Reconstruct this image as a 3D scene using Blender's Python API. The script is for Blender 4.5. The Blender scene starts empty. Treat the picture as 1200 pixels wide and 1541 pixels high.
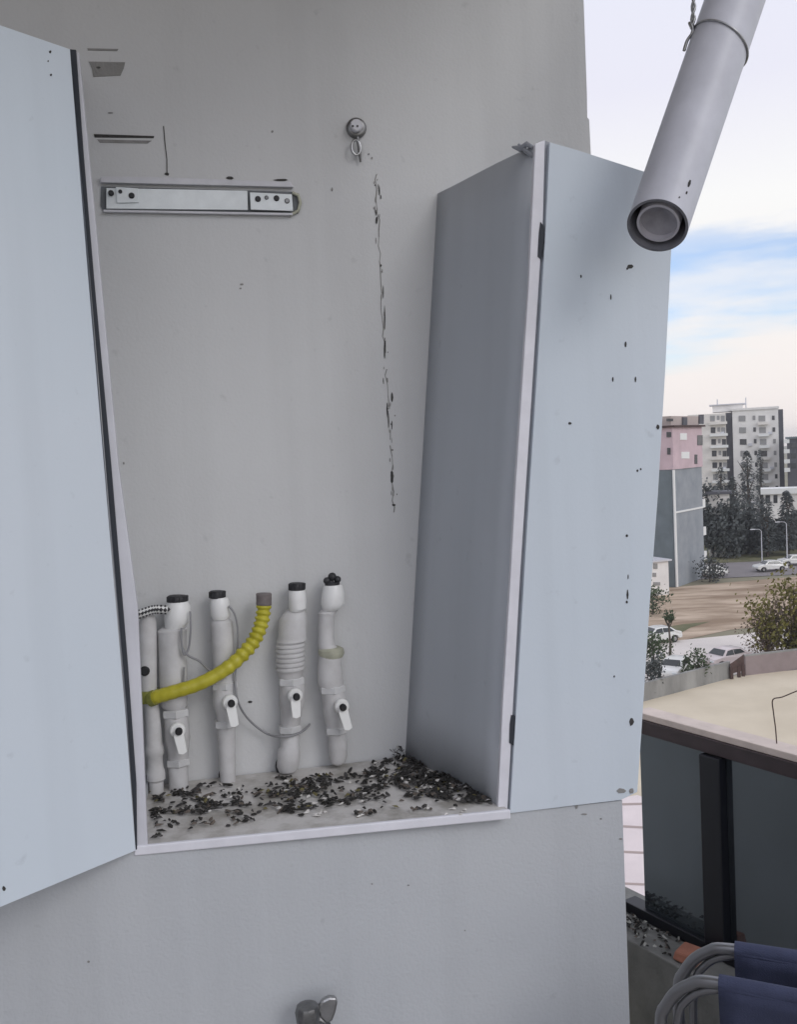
import bpy, math, random
from mathutils import Vector, Matrix
random.seed(11)
R_ = math.radians
S = bpy.context.scene
C = S.collection

# ------------------------------------------------------------------ camera
CAM = Vector((0, 0, 1.6))
F_PX, PITCH, ROLL = 1450.0, 3.3, -2.7
cam_d = bpy.data.cameras.new('camera')
cam = bpy.data.objects.new('camera', cam_d); C.objects.link(cam)
ROT = Matrix.Rotation(R_(90 - PITCH), 3, 'X') @ Matrix.Rotation(R_(ROLL), 3, 'Z')
cam.matrix_world = Matrix.Translation(CAM) @ ROT.to_4x4()
cam_d.sensor_fit = 'VERTICAL'; cam_d.sensor_height = 36.0
cam_d.lens = F_PX / 1541.0 * 36.0
cam_d.clip_start = 0.05; cam_d.clip_end = 5000
S.camera = cam

# ------------------------------------------------------------------ light
SUN_EL, SUN_AZ = 33.0, 138.0      # azimuth measured clockwise from +Y (ahead): behind and to the right
SUN_DIR = Vector((math.sin(R_(SUN_AZ)) * math.cos(R_(SUN_EL)), math.cos(R_(SUN_AZ)) * math.cos(R_(SUN_EL)), math.sin(R_(SUN_EL))))
sd = bpy.data.lights.new('sun', 'SUN'); sd.energy = .7; sd.angle = R_(24); sd.color = (1.0, .98, .96)
so = bpy.data.objects.new('sun', sd); C.objects.link(so)
so.rotation_euler = SUN_DIR.to_track_quat('Z', 'Y').to_euler()

W = bpy.data.worlds.new('World'); S.world = W; W.use_nodes = True
nt = W.node_tree; nt.nodes.clear()
def nd(t, typ, **kw):
    n = t.nodes.new(typ)
    for k, v in kw.items(): setattr(n, k, v)
    return n
L = nt.links
out = nd(nt, 'ShaderNodeOutputWorld'); bg = nd(nt, 'ShaderNodeBackground'); bg.inputs[1].default_value = 0.1
sky = nd(nt, 'ShaderNodeTexSky', sky_type='NISHITA', sun_disc=False)
sky.sun_elevation = R_(SUN_EL); sky.sun_rotation = R_(SUN_AZ); sky.altitude = 50
tc = nd(nt, 'ShaderNodeTexCoord')
sep = nd(nt, 'ShaderNodeSeparateXYZ'); L.new(tc.outputs['Generated'], sep.inputs[0])
mp = nd(nt, 'ShaderNodeMapping'); mp.inputs['Scale'].default_value = (4.5, 4.5, 22.0); mp.inputs['Location'].default_value = (0.3, 1.1, .2)
mp.inputs['Rotation'].default_value = (0.10, 0.22, 0)
L.new(tc.outputs['Generated'], mp.inputs[0])
nz = nd(nt, 'ShaderNodeTexNoise'); nz.inputs['Scale'].default_value = 1.0; nz.inputs['Detail'].default_value = 6; nz.inputs['Roughness'].default_value = .5
L.new(mp.outputs[0], nz.inputs['Vector'])
# a belt of open blue low in the sky, cloud elsewhere
# cloud edges wander with the noise
nzc = nd(nt, 'ShaderNodeMath', operation='MULTIPLY_ADD'); L.new(nz.outputs[0], nzc.inputs[0]); nzc.inputs[1].default_value = .16; nzc.inputs[2].default_value = -.08
zw = nd(nt, 'ShaderNodeMath', operation='ADD'); L.new(sep.outputs[2], zw.inputs[0]); L.new(nzc.outputs[0], zw.inputs[1])
bell = nd(nt, 'ShaderNodeMapRange', interpolation_type='SMOOTHSTEP'); bell.inputs[1].default_value = .07; bell.inputs[2].default_value = .12; bell.inputs[3].default_value = 0; bell.inputs[4].default_value = 1
L.new(zw.outputs[0], bell.inputs[0])
bell2 = nd(nt, 'ShaderNodeMapRange', interpolation_type='SMOOTHSTEP'); bell2.inputs[1].default_value = .175; bell2.inputs[2].default_value = .215; bell2.inputs[3].default_value = 1; bell2.inputs[4].default_value = 0
L.new(zw.outputs[0], bell2.inputs[0])
mul = nd(nt, 'ShaderNodeMath', operation='MULTIPLY'); L.new(bell.outputs[0], mul.inputs[0]); L.new(bell2.outputs[0], mul.inputs[1])
nr = nd(nt, 'ShaderNodeMapRange', interpolation_type='SMOOTHSTEP'); nr.inputs[1].default_value = .30; nr.inputs[2].default_value = .54; nr.inputs[3].default_value = .35; nr.inputs[4].default_value = 1
L.new(nz.outputs[0], nr.inputs[0])
mul2 = nd(nt, 'ShaderNodeMath', operation='MULTIPLY'); L.new(mul.outputs[0], mul2.inputs[0]); L.new(nr.outputs[0], mul2.inputs[1])
cl = nd(nt, 'ShaderNodeValToRGB'); cl.color_ramp.elements[0].position = 0.0; cl.color_ramp.elements[0].color = (1.0, .92, .89, 1)
cl.color_ramp.elements[1].position = .5; cl.color_ramp.elements[1].color = (.84, .87, 1.0, 1)
e = cl.color_ramp.elements.new(.10); e.color = (1.0, .955, .93, 1)
e = cl.color_ramp.elements.new(.23); e.color = (1.0, 1.0, 1.0, 1)
e = cl.color_ramp.elements.new(.33); e.color = (.87, .87, .98, 1)
L.new(sep.outputs[2], cl.inputs[0])
cs = nd(nt, 'ShaderNodeVectorMath', operation='SCALE'); cs.inputs[3].default_value = 9.7; L.new(cl.outputs[0], cs.inputs[0])
sk2 = nd(nt, 'ShaderNodeVectorMath', operation='SCALE'); sk2.inputs[3].default_value = 1.8
skt = nd(nt, 'ShaderNodeVectorMath', operation='MULTIPLY'); skt.inputs[1].default_value = (.95, .93, 1.04); L.new(sky.outputs[0], skt.inputs[0]); L.new(skt.outputs[0], sk2.inputs[0])
mx = nd(nt, 'ShaderNodeMixRGB'); L.new(mul2.outputs[0], mx.inputs[0]); L.new(cs.outputs[0], mx.inputs[1]); L.new(sk2.outputs[0], mx.inputs[2])
L.new(mx.outputs[0], bg.inputs[0]); L.new(bg.outputs[0], out.inputs[0])
S.view_settings.view_transform = 'Standard'; S.view_settings.look = 'None'
S.view_settings.exposure = 0; S.view_settings.gamma = 1
S.render.engine = 'CYCLES'

# ------------------------------------------------------------------ geometry helpers
def ray(x, y): return ROT @ Vector(((x - 600) / F_PX, -(y - 770.5) / F_PX, -1))
def onz(x, y, z): d = ray(x, y); return CAM + d * ((z - CAM.z) / d.z)
def at_depth(x, y, Y): d = ray(x, y); return CAM + d * (Y / d.y)
class Plane:
    def __init__(s, p, ang):
        s.p = Vector(p); a = R_(ang); s.t = Vector((math.cos(a), math.sin(a), 0)); s.n = Vector((math.sin(a), -math.cos(a), 0))
    def pt(s, x, y, off=0):
        d = ray(x, y); o = s.p + s.n * off
        return CAM + d * ((o - CAM).dot(s.n) / d.dot(s.n))
    def wpx(s, px): return px / F_PX      # unused scale helper
ZUP = Vector((0, 0, 1))
ZS = 0.98                                # lower front edge of the cabinet
ZT = ZS + .011                           # top of its shelf
FRONT = Plane(onz(480, 1254, ZS), 9.5)   # face of the low wall and cabinet front
BACK = Plane(onz(420, 1159, ZT), 11.5)   # face of the upper wall
GZ = -16.4
def G(x, y, dz=0): return onz(x, y, GZ + dz)

class MB:
    def __init__(s): s.v = []; s.f = []; s.m = []; s.sm = []
    def add(s, vs, fs, m=0, smooth=False):
        b = len(s.v); s.v += [tuple(v) for v in vs]
        for f in fs: s.f.append([b + i for i in f]); s.m.append(m); s.sm.append(smooth)
        return s
    def hexa(s, a, b, m=0):               # bottom quad a[4], top quad b[4]
        return s.add(list(a) + list(b), [(3, 2, 1, 0), (4, 5, 6, 7), (0, 1, 5, 4), (1, 2, 6, 5), (2, 3, 7, 6), (3, 0, 4, 7)], m)
    def box(s, c, dx, dy, dz, m=0, ax=None):   # box by centre of base
        X, Y = ax if ax else (Vector((1, 0, 0)), Vector((0, 1, 0)))
        c = Vector(c); q = [c + X * (dx / 2 * i) + Y * (dy / 2 * j) for i, j in ((-1, -1), (1, -1), (1, 1), (-1, 1))]
        return s.hexa(q, [p + ZUP * dz for p in q], m)
    def prism(s, pts, vec, m=0):
        n = len(pts); a = [Vector(p) for p in pts]; b = [p + vec for p in a]
        fs = [tuple(range(n - 1, -1, -1)), tuple(range(n, 2 * n))] + [(i, (i + 1) % n, n + (i + 1) % n, n + i) for i in range(n)]
        return s.add(a + b, fs, m)
    def tube(s, path, r, m=0, seg=12, cap=True):
        P = [Vector(p) for p in path]; n = len(P); rr = r if isinstance(r, (list, tuple)) else [r] * n
        vs = []; up = None
        for i in range(n):
            t = (P[min(i + 1, n - 1)] - P[max(i - 1, 0)])
            if t.length < 1e-9: t = ZUP.copy()
            t.normalize()
            if up is None: up = t.orthogonal().normalized()
            up = (up - t * up.dot(t))
            up = up.normalized() if up.length > 1e-6 else t.orthogonal().normalized()
            w = t.cross(up)
            vs += [P[i] + (up * math.cos(2 * math.pi * k / seg) + w * math.sin(2 * math.pi * k / seg)) * rr[i] for k in range(seg)]
        fs = [(i * seg + k, i * seg + (k + 1) % seg, (i + 1) * seg + (k + 1) % seg, (i + 1) * seg + k) for i in range(n - 1) for k in range(seg)]
        s.add(vs, fs, m, True)
        if cap: s.add(vs[:seg], [tuple(range(seg - 1, -1, -1))], m); s.add(vs[-seg:], [tuple(range(seg))], m)
        return s
    def lathe(s, base, axis, prof, m=0, seg=20):   # prof: (distance along axis, radius)
        axis = Vector(axis).normalized(); u = axis.orthogonal().normalized(); w = axis.cross(u); b = Vector(base)
        vs = [b + axis * h + (u * math.cos(2 * math.pi * k / seg) + w * math.sin(2 * math.pi * k / seg)) * max(r, 1e-5) for h, r in prof for k in range(seg)]
        n = len(prof)
        fs = [(i * seg + k, i * seg + (k + 1) % seg, (i + 1) * seg + (k + 1) % seg, (i + 1) * seg + k) for i in range(n - 1) for k in range(seg)]
        s.add(vs, fs, m, True)
        s.add(vs[:seg], [tuple(range(seg - 1, -1, -1))], m); s.add(vs[-seg:], [tuple(range(seg))], m)
        return s
    def build(s, name, mats, parent=None, bevel=0, label=None, split=0):
        me = bpy.data.meshes.new(name); me.from_pydata(s.v, [], s.f); me.update()
        mats = mats if isinstance(mats, (list, tuple)) else [mats]
        for m in mats: me.materials.append(m)
        me.polygons.foreach_set('material_index', s.m); me.polygons.foreach_set('use_smooth', s.sm)
        o = bpy.data.objects.new(name, me); C.objects.link(o)
        if parent is not None:
            o.parent = parent; o.matrix_parent_inverse = Matrix.Translation(-Vector(parent.location)) if parent.type == 'EMPTY' else Matrix.Identity(4)
            if parent.type != 'EMPTY': o.matrix_parent_inverse = Matrix.Identity(4)
        if split:
            es = o.modifiers.new('edges', 'EDGE_SPLIT'); es.split_angle = R_(split)
        if bevel:
            b = o.modifiers.new('bevel', 'BEVEL'); b.width = bevel; b.segments = 2; b.limit_method = 'ANGLE'
        if label: o['label'] = label
        return o
def thing(name, label, cat, loc=(0, 0, 0), group=None):
    o = bpy.data.objects.new(name, None); C.objects.link(o); o.location = loc; o.empty_display_size = .05
    return tag(o, label, cat, group)
def tag(o, label, cat, group=None):
    o['label'] = label; o['category'] = cat
    if group: o['group'] = group
    return o
def struct(o, label=None, kind='structure'):
    o['kind'] = kind
    if label: o['label'] = label
    return o

# ------------------------------------------------------------------ materials
def mat(name, col, rough=.6, metal=0, var=.0, vscale=4, bump=0, bscale=120, spec=.5, col2=None, detail=5, coat=0, stretch=None, thr=None):
    m = bpy.data.materials.new(name); m.use_nodes = True; t = m.node_tree; b = t.nodes['Principled BSDF']
    b.inputs['Base Color'].default_value = (*col, 1); b.inputs['Roughness'].default_value = rough; b.inputs['Metallic'].default_value = metal
    b.inputs['Specular IOR Level'].default_value = spec; b.inputs['Coat Weight'].default_value = coat
    tcn = nd(t, 'ShaderNodeTexCoord'); vec = tcn.outputs['Object']
    if stretch:
        mpn = nd(t, 'ShaderNodeMapping'); mpn.inputs['Scale'].default_value = stretch; t.links.new(vec, mpn.inputs[0]); vec = mpn.outputs[0]
    if var or col2:
        n = nd(t, 'ShaderNodeTexNoise'); n.inputs['Scale'].default_value = vscale; n.inputs['Detail'].default_value = detail; n.inputs['Roughness'].default_value = .6
        t.links.new(vec, n.inputs['Vector'])
        mr = nd(t, 'ShaderNodeMapRange'); lo, hi = thr if thr else (.3, .7); mr.inputs[1].default_value = lo; mr.inputs[2].default_value = hi
        t.links.new(n.outputs[0], mr.inputs[0])
        mxn = nd(t, 'ShaderNodeMixRGB'); t.links.new(mr.outputs[0], mxn.inputs[0])
        c2 = col2 if col2 else tuple(min(1, c * (1 + var)) for c in col); c1 = col if col2 else tuple(c * (1 - var) for c in col)
        mxn.inputs[1].default_value = (*c1, 1); mxn.inputs[2].default_value = (*c2, 1)
        t.links.new(mxn.outputs[0], b.inputs['Base Color'])
        m['mix'] = mxn.name
    if bump:
        n2 = nd(t, 'ShaderNodeTexNoise'); n2.inputs['Scale'].default_value = bscale; n2.inputs['Detail'].default_value = 4
        t.links.new(vec, n2.inputs['Vector'])
        bn = nd(t, 'ShaderNodeBump'); bn.inputs['Strength'].default_value = bump; bn.inputs['Distance'].default_value = .004
        t.links.new(n2.outputs[0], bn.inputs['Height']); t.links.new(bn.outputs[0], b.inputs['Normal'])
    return m
def plaster(name, c1, c2, bump, streak=.06):
    """painted plaster: broad tone drift, faint vertical rain streaks, specks, fine roller texture"""
    m = mat(name, c1, .75, 0, 0, 1.6, bump, 170, .3, c2)
    t = m.node_tree; b = t.nodes['Principled BSDF']; mxn = t.nodes[m['mix']]
    tcn = nd(t, 'ShaderNodeTexCoord')
    mpn = nd(t, 'ShaderNodeMapping'); mpn.inputs['Scale'].default_value = (14, 14, .7); t.links.new(tcn.outputs['Object'], mpn.inputs[0])
    n = nd(t, 'ShaderNodeTexNoise'); n.inputs['Scale'].default_value = 1.0; n.inputs['Detail'].default_value = 6; t.links.new(mpn.outputs[0], n.inputs['Vector'])
    mr = nd(t, 'ShaderNodeMapRange'); mr.inputs[1].default_value = .45; mr.inputs[2].default_value = .75; mr.inputs[3].default_value = 1; mr.inputs[4].default_value = 1 - streak
    t.links.new(n.outputs[0], mr.inputs[0])
    n3 = nd(t, 'ShaderNodeTexNoise'); n3.inputs['Scale'].default_value = 38; n3.inputs['Detail'].default_value = 3; t.links.new(tcn.outputs['Object'], n3.inputs['Vector'])
    m3 = nd(t, 'ShaderNodeMapRange'); m3.inputs[1].default_value = .68; m3.inputs[2].default_value = .78; m3.inputs[3].default_value = 1; m3.inputs[4].default_value = .90
    t.links.new(n3.outputs[0], m3.inputs[0])
    mu = nd(t, 'ShaderNodeMath', operation='MULTIPLY'); t.links.new(mr.outputs[0], mu.inputs[0]); t.links.new(m3.outputs[0], mu.inputs[1])
    vs = nd(t, 'ShaderNodeVectorMath', operation='SCALE'); t.links.new(mxn.outputs[0], vs.inputs[0]); t.links.new(mu.outputs[0], vs.inputs[3])
    t.links.new(vs.outputs[0], b.inputs['Base Color'])
    return m
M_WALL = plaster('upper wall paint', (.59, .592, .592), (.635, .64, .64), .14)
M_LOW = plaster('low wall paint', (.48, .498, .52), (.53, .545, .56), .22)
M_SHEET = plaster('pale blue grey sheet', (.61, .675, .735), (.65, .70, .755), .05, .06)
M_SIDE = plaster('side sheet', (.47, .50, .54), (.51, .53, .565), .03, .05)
M_TRIM = mat('white trim', (.74, .735, .78), .5, var=.06, vscale=20)
M_STILE = mat('stile paint', (.585, .585, .625), .55, var=.08, vscale=8)
M_SILL = mat('dusty shelf paint', (.36, .34, .31), .75, col2=(.62, .60, .58), vscale=13, bump=.2, detail=8, thr=(.36, .56))
M_GAP = mat('painted gap shade', (.03, .035, .045), .7)  # near-black standing for the shade inside the cabinet gaps
M_CHAN = mat('grey channel', (.13, .14, .15), .6, var=.3, vscale=30)
M_GROOVE = mat('groove grey', (.30, .315, .345), .6, var=.1, vscale=30)
M_CHIP = mat('chipped to dark render', (.05, .048, .046), .9, var=.4, vscale=150)
M_PATCH = mat('bare render and shadow patch', (.27, .265, .255), .9, var=.1, vscale=40, bump=.3, bscale=300)
M_SCREW = mat('dark screw', (.015, .015, .017), .5)
M_PLATE = mat('white steel plate', (.80, .84, .85), .4, var=.08, vscale=25)
M_LIP = mat('grey steel lip', (.60, .60, .63), .45, var=.08, vscale=25)
M_PIPE = mat('dusty white plastic', (.50, .49, .485), .55, col2=(.64, .635, .635), vscale=22, detail=7, bump=.1, bscale=90)
M_UNION = mat('clean white plastic', (.80, .80, .79), .35, var=.05, vscale=14)
M_NUT = mat('off white nut', (.60, .60, .60), .4, var=.08, vscale=30)
M_LEVER = mat('valve lever white', (.86, .86, .84), .35, var=.04)
M_CAP = mat('black rubber cap', (.03, .03, .034), .55, var=.3, vscale=60)
M_STAIN = mat('stained fitting', (.42, .42, .33), .6, var=.2, vscale=40)
M_YEL = mat('yellow hose', (.40, .36, .018), .4, col2=(.56, .51, .05), vscale=35)
M_YELD = mat('olive hose end', (.22, .23, .05), .6, var=.2, vscale=40)
M_COLLAR = mat('brown grey collar', (.18, .155, .15), .6, var=.2, vscale=60)
M_WIRE = mat('grey wire', (.27, .27, .28), .5)
M_DEB = mat('dark husks', (.022, .02, .018), .8)
M_DEB2 = mat('olive husks', (.16, .14, .06), .8)
M_DEB4 = mat('brown grey husks', (.115, .095, .08), .85, var=.3, vscale=200)
M_DEB5 = mat('charcoal husks', (.05, .047, .046), .85, var=.3, vscale=200)
M_DEB3 = mat('pale grit', (.62, .6, .57), .8)
M_PVC = mat('white grey pvc', (.54, .545, .60), .42, var=.08, vscale=16, bump=.05, bscale=60)
M_PVCIN = mat('inner pipe grey', (.50, .48, .52), .5, var=.08, vscale=30)
M_RIM = mat('shaded pipe rim', (.17, .17, .19), .6, var=.2, vscale=40)  # shadow inside the pipe rim put in as dark grey
M_PLUG = mat('inner plug grey', (.33, .32, .35), .6, var=.15, vscale=40)
M_PVCD = mat('pipe gap shade', (.08, .08, .09), .6)  # shade between the two pipes put in as colour
M_STEEL = mat('tarnished steel', (.42, .42, .42), .3, 1, var=.2, vscale=50)
M_DARKST = mat('dark cast metal', (.20, .20, .20), .36, .85, var=.3, vscale=60)
M_CHROME = mat('chrome tube', (.25, .25, .26), .32, .85)
M_BLUE = mat('blue fabric', (.044, .052, .100), .9, var=.12, vscale=30, bump=.4, bscale=500)
M_BLUED = mat('deep blue band', (.018, .045, .19), .9, bump=.4, bscale=500)
M_POST = mat('black metal post', (.008, .009, .014), .45)
M_RAIL = mat('brown black rail', (.05, .035, .038), .5, var=.2, vscale=20)
M_COPING = mat('pink stone coping', (.66, .56, .50), .7, var=.10, vscale=20)
M_CONC = mat('kerb concrete', (.19, .19, .18), .9, var=.2, vscale=12, bump=.5, bscale=90)
M_CONC2 = mat('pale mortar crumbs', (.42, .42, .39), .9, var=.2, vscale=80)
M_BRICK = mat('terracotta', (.36, .15, .10), .85, var=.2, vscale=30)
M_CEIL = mat('ceiling paint', (.62, .54, .46), .8, var=.05)
M_HOUSE = mat('house wall paint', (.40, .40, .42), .8, var=.08, vscale=3)
M_FLOOR = mat('floor tile', (.30, .29, .28), .6, var=.15, vscale=5)
M_LEAF = mat('dark leaf', (.075, .085, .082), .8, var=.4, vscale=1.0)
M_LEAF2 = mat('mid green leaf', (.06, .085, .04), .8, var=.4, vscale=1.5)
M_OLIVE = mat('olive leaf', (.15, .135, .03), .8, var=.35, vscale=1.0)
M_TWIG = mat('brown twigs', (.17, .125, .09), .9, var=.3, vscale=2)
M_BARK = mat('bark', (.10, .08, .065), .9, var=.2, vscale=5)
M_BWHITE = mat('off white render', (.80, .775, .745), .85, var=.08, vscale=.4)
M_BCREAM = mat('cream render', (.78, .74, .69), .85, var=.08, vscale=.4)
M_BDARK = mat('dark facade', (.10, .10, .115), .7, var=.15, vscale=.6)  # also the painted-in shade on the tower's side
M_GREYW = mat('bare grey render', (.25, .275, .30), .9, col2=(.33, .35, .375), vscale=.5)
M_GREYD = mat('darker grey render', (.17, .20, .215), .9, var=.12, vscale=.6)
M_PINK = mat('pink render', (.60, .46, .49), .85, var=.10, vscale=.5)
M_TAUPE = mat('taupe render', (.45, .38, .355), .85, var=.12, vscale=.5)
M_GLASSW = mat('window glass', (.06, .062, .068), .15, spec=.6)
M_GLASSL = mat('curtained window', (.30, .295, .29), .3)
M_CARW = mat('white car paint', (.78, .77, .73), .3, coat=.5)
M_CARP = mat('pinkish silver car paint', (.62, .54, .53), .3, coat=.5)
M_CARG = mat('car glass', (.03, .035, .035), .08, spec=.7)
M_TYRE = mat('tyre', (.02, .02, .02), .8)
M_EARTH = mat('open ground', (.20, .19, .12), .95, col2=(.27, .24, .17), vscale=.05)
M_DIRT = mat('dirt lot', (.27, .19, .125), .95, col2=(.56, .44, .33), vscale=.35, detail=9, stretch=(.3, 1.0, 1), thr=(.40, .62))
M_ROAD = mat('dusty road', (.21, .19, .19), .9, var=.10, vscale=.2)
M_STREET = mat('pale parking ground', (.70, .64, .59), .9, var=.08, vscale=.2)
M_YARD = mat('tan yard slab', (.58, .50, .375), .9, col2=(.66, .575, .44), vscale=.18, detail=8, thr=(.38, .62))
M_PAVE = mat('pale pink paving', (.72, .63, .61), .85, var=.06, vscale=.6)
M_JOINT = mat('paving joint', (.40, .32, .29), .9)
M_GRASS = mat('grass verge', (.09, .10, .045), .95, col2=(.19, .17, .09), vscale=.4)
M_LWALL = mat('low yard wall', (.27, .265, .25), .9, var=.25, vscale=.8, stretch=(1, 1, .3))
M_LWALLB = mat('brown yard wall', (.27, .22, .215), .9, var=.15, vscale=.6)
M_GATE = mat('rust brown metal', (.075, .045, .04), .8, var=.3, vscale=3)
M_WHITEM = mat('white metal', (.82, .82, .80), .5)

def glass_mat():
    m = bpy.data.materials.new('smoked glass'); m.use_nodes = True; t = m.node_tree; t.nodes.clear()
    o = nd(t, 'ShaderNodeOutputMaterial'); tr = nd(t, 'ShaderNodeBsdfTransparent'); tr.inputs[0].default_value = (.20, .225, .24, 1)
    p = nd(t, 'ShaderNodeBsdfPrincipled'); p.inputs['Base Color'].default_value = (.075, .083, .10, 1); p.inputs['Roughness'].default_value = .06
    mxn = nd(t, 'ShaderNodeMixShader'); mxn.inputs[0].default_value = .62
    tcn = nd(t, 'ShaderNodeTexCoord'); n = nd(t, 'ShaderNodeTexNoise'); n.inputs['Scale'].default_value = 3.2; n.inputs['Detail'].default_value = 4; t.links.new(tcn.outputs['Object'], n.inputs['Vector'])
    cr_ = nd(t, 'ShaderNodeValToRGB'); cr_.color_ramp.elements[0].position = .35; cr_.color_ramp.elements[0].color = (.03, .036, .042, 1); cr_.color_ramp.elements[1].position = .68; cr_.color_ramp.elements[1].color = (.075, .08, .092, 1)  # mottled base colour put in for vague reflections
    t.links.new(n.outputs[0], cr_.inputs[0]); t.links.new(cr_.outputs[0], p.inputs['Base Color'])
    mr = nd(t, 'ShaderNodeMapRange'); mr.inputs[3].default_value = .04; mr.inputs[4].default_value = .22; t.links.new(n.outputs[0], mr.inputs[0]); t.links.new(mr.outputs[0], p.inputs['Roughness'])
    t.links.new(tr.outputs[0], mxn.inputs[1]); t.links.new(p.outputs[0], mxn.inputs[2])
    gl = nd(t, 'ShaderNodeBsdfGlossy'); gl.inputs['Color'].default_value = (.78, .90, .98, 1); gl.inputs['Roughness'].default_value = .035
    mg = nd(t, 'ShaderNodeMixShader'); mg.inputs[0].default_value = .13; t.links.new(mxn.outputs[0], mg.inputs[1]); t.links.new(gl.outputs[0], mg.inputs[2]); t.links.new(mg.outputs[0], o.inputs[0])
    return m
M_SMOKE = glass_mat()

# ================================================================== THE BALCONY
FT, FN, BT, BN = FRONT.t, FRONT.n, BACK.t, BACK.n
# corner of the wall
cB = BACK.pt(886, 160); cF = FRONT.pt(941, 1320)
corner_back = cB.copy(); corner_back.z = 0
corner_front = cF.copy(); corner_front.z = 0
def flat(v, z): return Vector((v.x, v.y, z))
# upper wall: slab 0.22 thick behind the BACK plane, slightly uneven end edge
ub = thing('balcony_wall', 'tall grey white balcony wall with chipped paint behind the open cabinet', 'wall', flat(corner_back, 0))
mb = MB()
left = corner_back - BT * 3.2
zs_edge = [ZS - .3, 1.9, 2.03, 2.10, 2.22, 2.30, 2.36, 2.9]
# end profile with small irregular nicks
pf = []
for i, z in enumerate([0, 1.2, 1.95, 2.02, 2.025, 2.12, 2.14, 2.2, 2.27, 2.275, 2.32, 2.915]):
    pf.append(flat(corner_back + BT * [0, 0, .004, .003, -.001, .0, .003, .002, .001, -.003, -.002, -.002][i], z))
poly = [flat(left, 0)] + pf + [flat(left, 2.915)]
mb.prism(poly, -BN * .9)
# wear on the wall face: thin flakes where paint came away (own shapes, stay put)
def chip(b, pl, pts, m, off=.0012):
    P = [pl.pt(x, y, 0) for x, y in pts]
    b.prism([p - pl.n * .0005 for p in P], pl.n * (off + .0005), m)
def speck(b, pl, x, y, w, h, m=1, n=6):
    chip(b, pl, [(x + w / 2 * math.cos(a) * random.uniform(.65, 1.1), y + h / 2 * math.sin(a) * random.uniform(.7, 1.1)) for a in [2 * math.pi * k / n for k in range(n)]], m)
for x, y, w, h in [(571, 287, 2.2, 16), (573, 297, 1.8, 8), (567, 331, 4, 12), (573, 400, 3, 5), (577, 440, 1.6, 24), (579, 478, 2, 44), (579, 525, 2.6, 34),
                   (590, 598, 4, 15), (583, 615, 2.2, 26), (585, 634, 1.8, 22), (590, 640, 1.4, 14), (590, 718, 5, 22), (593, 760, 6, 4)]:
    speck(mb, BACK, x, y, w, h, 1, 8)
for x, y, w, h in [(583, 572, 3, 8), (590, 677, 6, 3), (592, 745, 2.4, 5), (410, 198, 4, 4), (364, 428, 6, 3), (669, 302, 4, 3), (555, 232, 3, 3), (560, 238, 2.6, 4), (166, 170, 9, 2.5), (500, 285, 2.5, 6), (362, 434, 4, 3), (186, 697, 3, 5)]:
    speck(mb, BACK, x, y, w, h, 2, 8)
for k in range(34):
    yy = random.uniform(270, 745); speck(mb, BACK, random.gauss(566 + (yy - 280) * .058, 3), yy, random.uniform(.9, 1.8), random.uniform(2, 12), 2 if k % 4 else 1)
# the hairline crack those flakes sit on
px_, py_ = 567.0, 262.0
while py_ < 768:
    nx_ = 566 + (py_ - 268) * .055 + random.gauss(0, 1.3); ny_ = py_ + random.uniform(7, 16); w_ = random.uniform(.35, .8)
    if random.random() < .86: chip(mb, BACK, [(px_ - w_, py_), (px_ + w_, py_), (nx_ + w_, ny_), (nx_ - w_, ny_)], 2, .0008)
    px_, py_ = nx_, ny_
# bare patches upper left
chip(mb, BACK, [(133, 93), (188, 94), (186, 103), (181, 114), (140, 116), (138, 103)], 2)
chip(mb, BACK, [(131, 73), (178, 74), (176, 77), (132, 76)], 2)
speck(mb, BACK, 148, 102, 8, 4, 1)
# slit, its shadow edge painted as a grey strip
chip(mb, BACK, [(141, 202), (232, 205), (231, 208), (142, 207)], 1)
chip(mb, BACK, [(146, 210), (228, 212), (222, 216), (150, 215)], 2)
# hairline crack down to the fixture
for (x0, y0), (x1, y1) in [((246, 190), (248, 215)), ((248, 215), (251, 240)), ((251, 240), (251, 262))]:
    chip(mb, BACK, [(x0 - .7, y0), (x0 + .7, y0), (x1 + .7, y1), (x1 - .7, y1)], 1)
speck(mb, BACK, 251, 262, 8, 5); speck(mb, BACK, 346, 268, 12, 5); speck(mb, BACK, 424, 271, 26, 4)
speck(mb, BACK, 332, 1166, 9, 16); speck(mb, BACK, 376, 1056, 8, 4)
mb.build('upper_wall', [M_WALL, M_CHIP, M_PATCH], ub)
# low wall in front of it, its top is the ledge
lw = MB()
lf_left = corner_front - FT * 3.2; lb_left = corner_front - FT * 3.2 - FN * .2
# ledge back follows the back wall
back_r = flat(corner_back + BN * .002, 0); back_l = flat(left + BN * .002, 0)
pF = flat(FRONT.pt(766, 1226), 0); pL_ = flat(FRONT.pt(202, 1281), 0)
# one continuous face: higher behind the left door, dropping to the shelf, up to the foot of the right door
lw.prism([flat(lf_left, 0), flat(corner_front, 0), flat(corner_front, ZS - .0015), flat(pF, ZS - .0015), flat(pF, ZS - .0035), flat(pL_, ZS - .0035), flat(pL_, ZS + .03), flat(lf_left, ZS + .03)], -FN * .42)
for x, y, w, h in [(133, 1447, 5, 4), (880, 1225, 10, 3), (868, 1213, 6, 10), (905, 1232, 4, 3), (560, 1330, 3, 2), (615, 1332, 4, 2), (700, 1400, 3, 2), (935, 1262, 6, 3)]:
    speck(lw, FRONT, x, y, w, h, 1)
lw.build('low_wall', [M_LOW, M_PATCH], ub)

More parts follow.
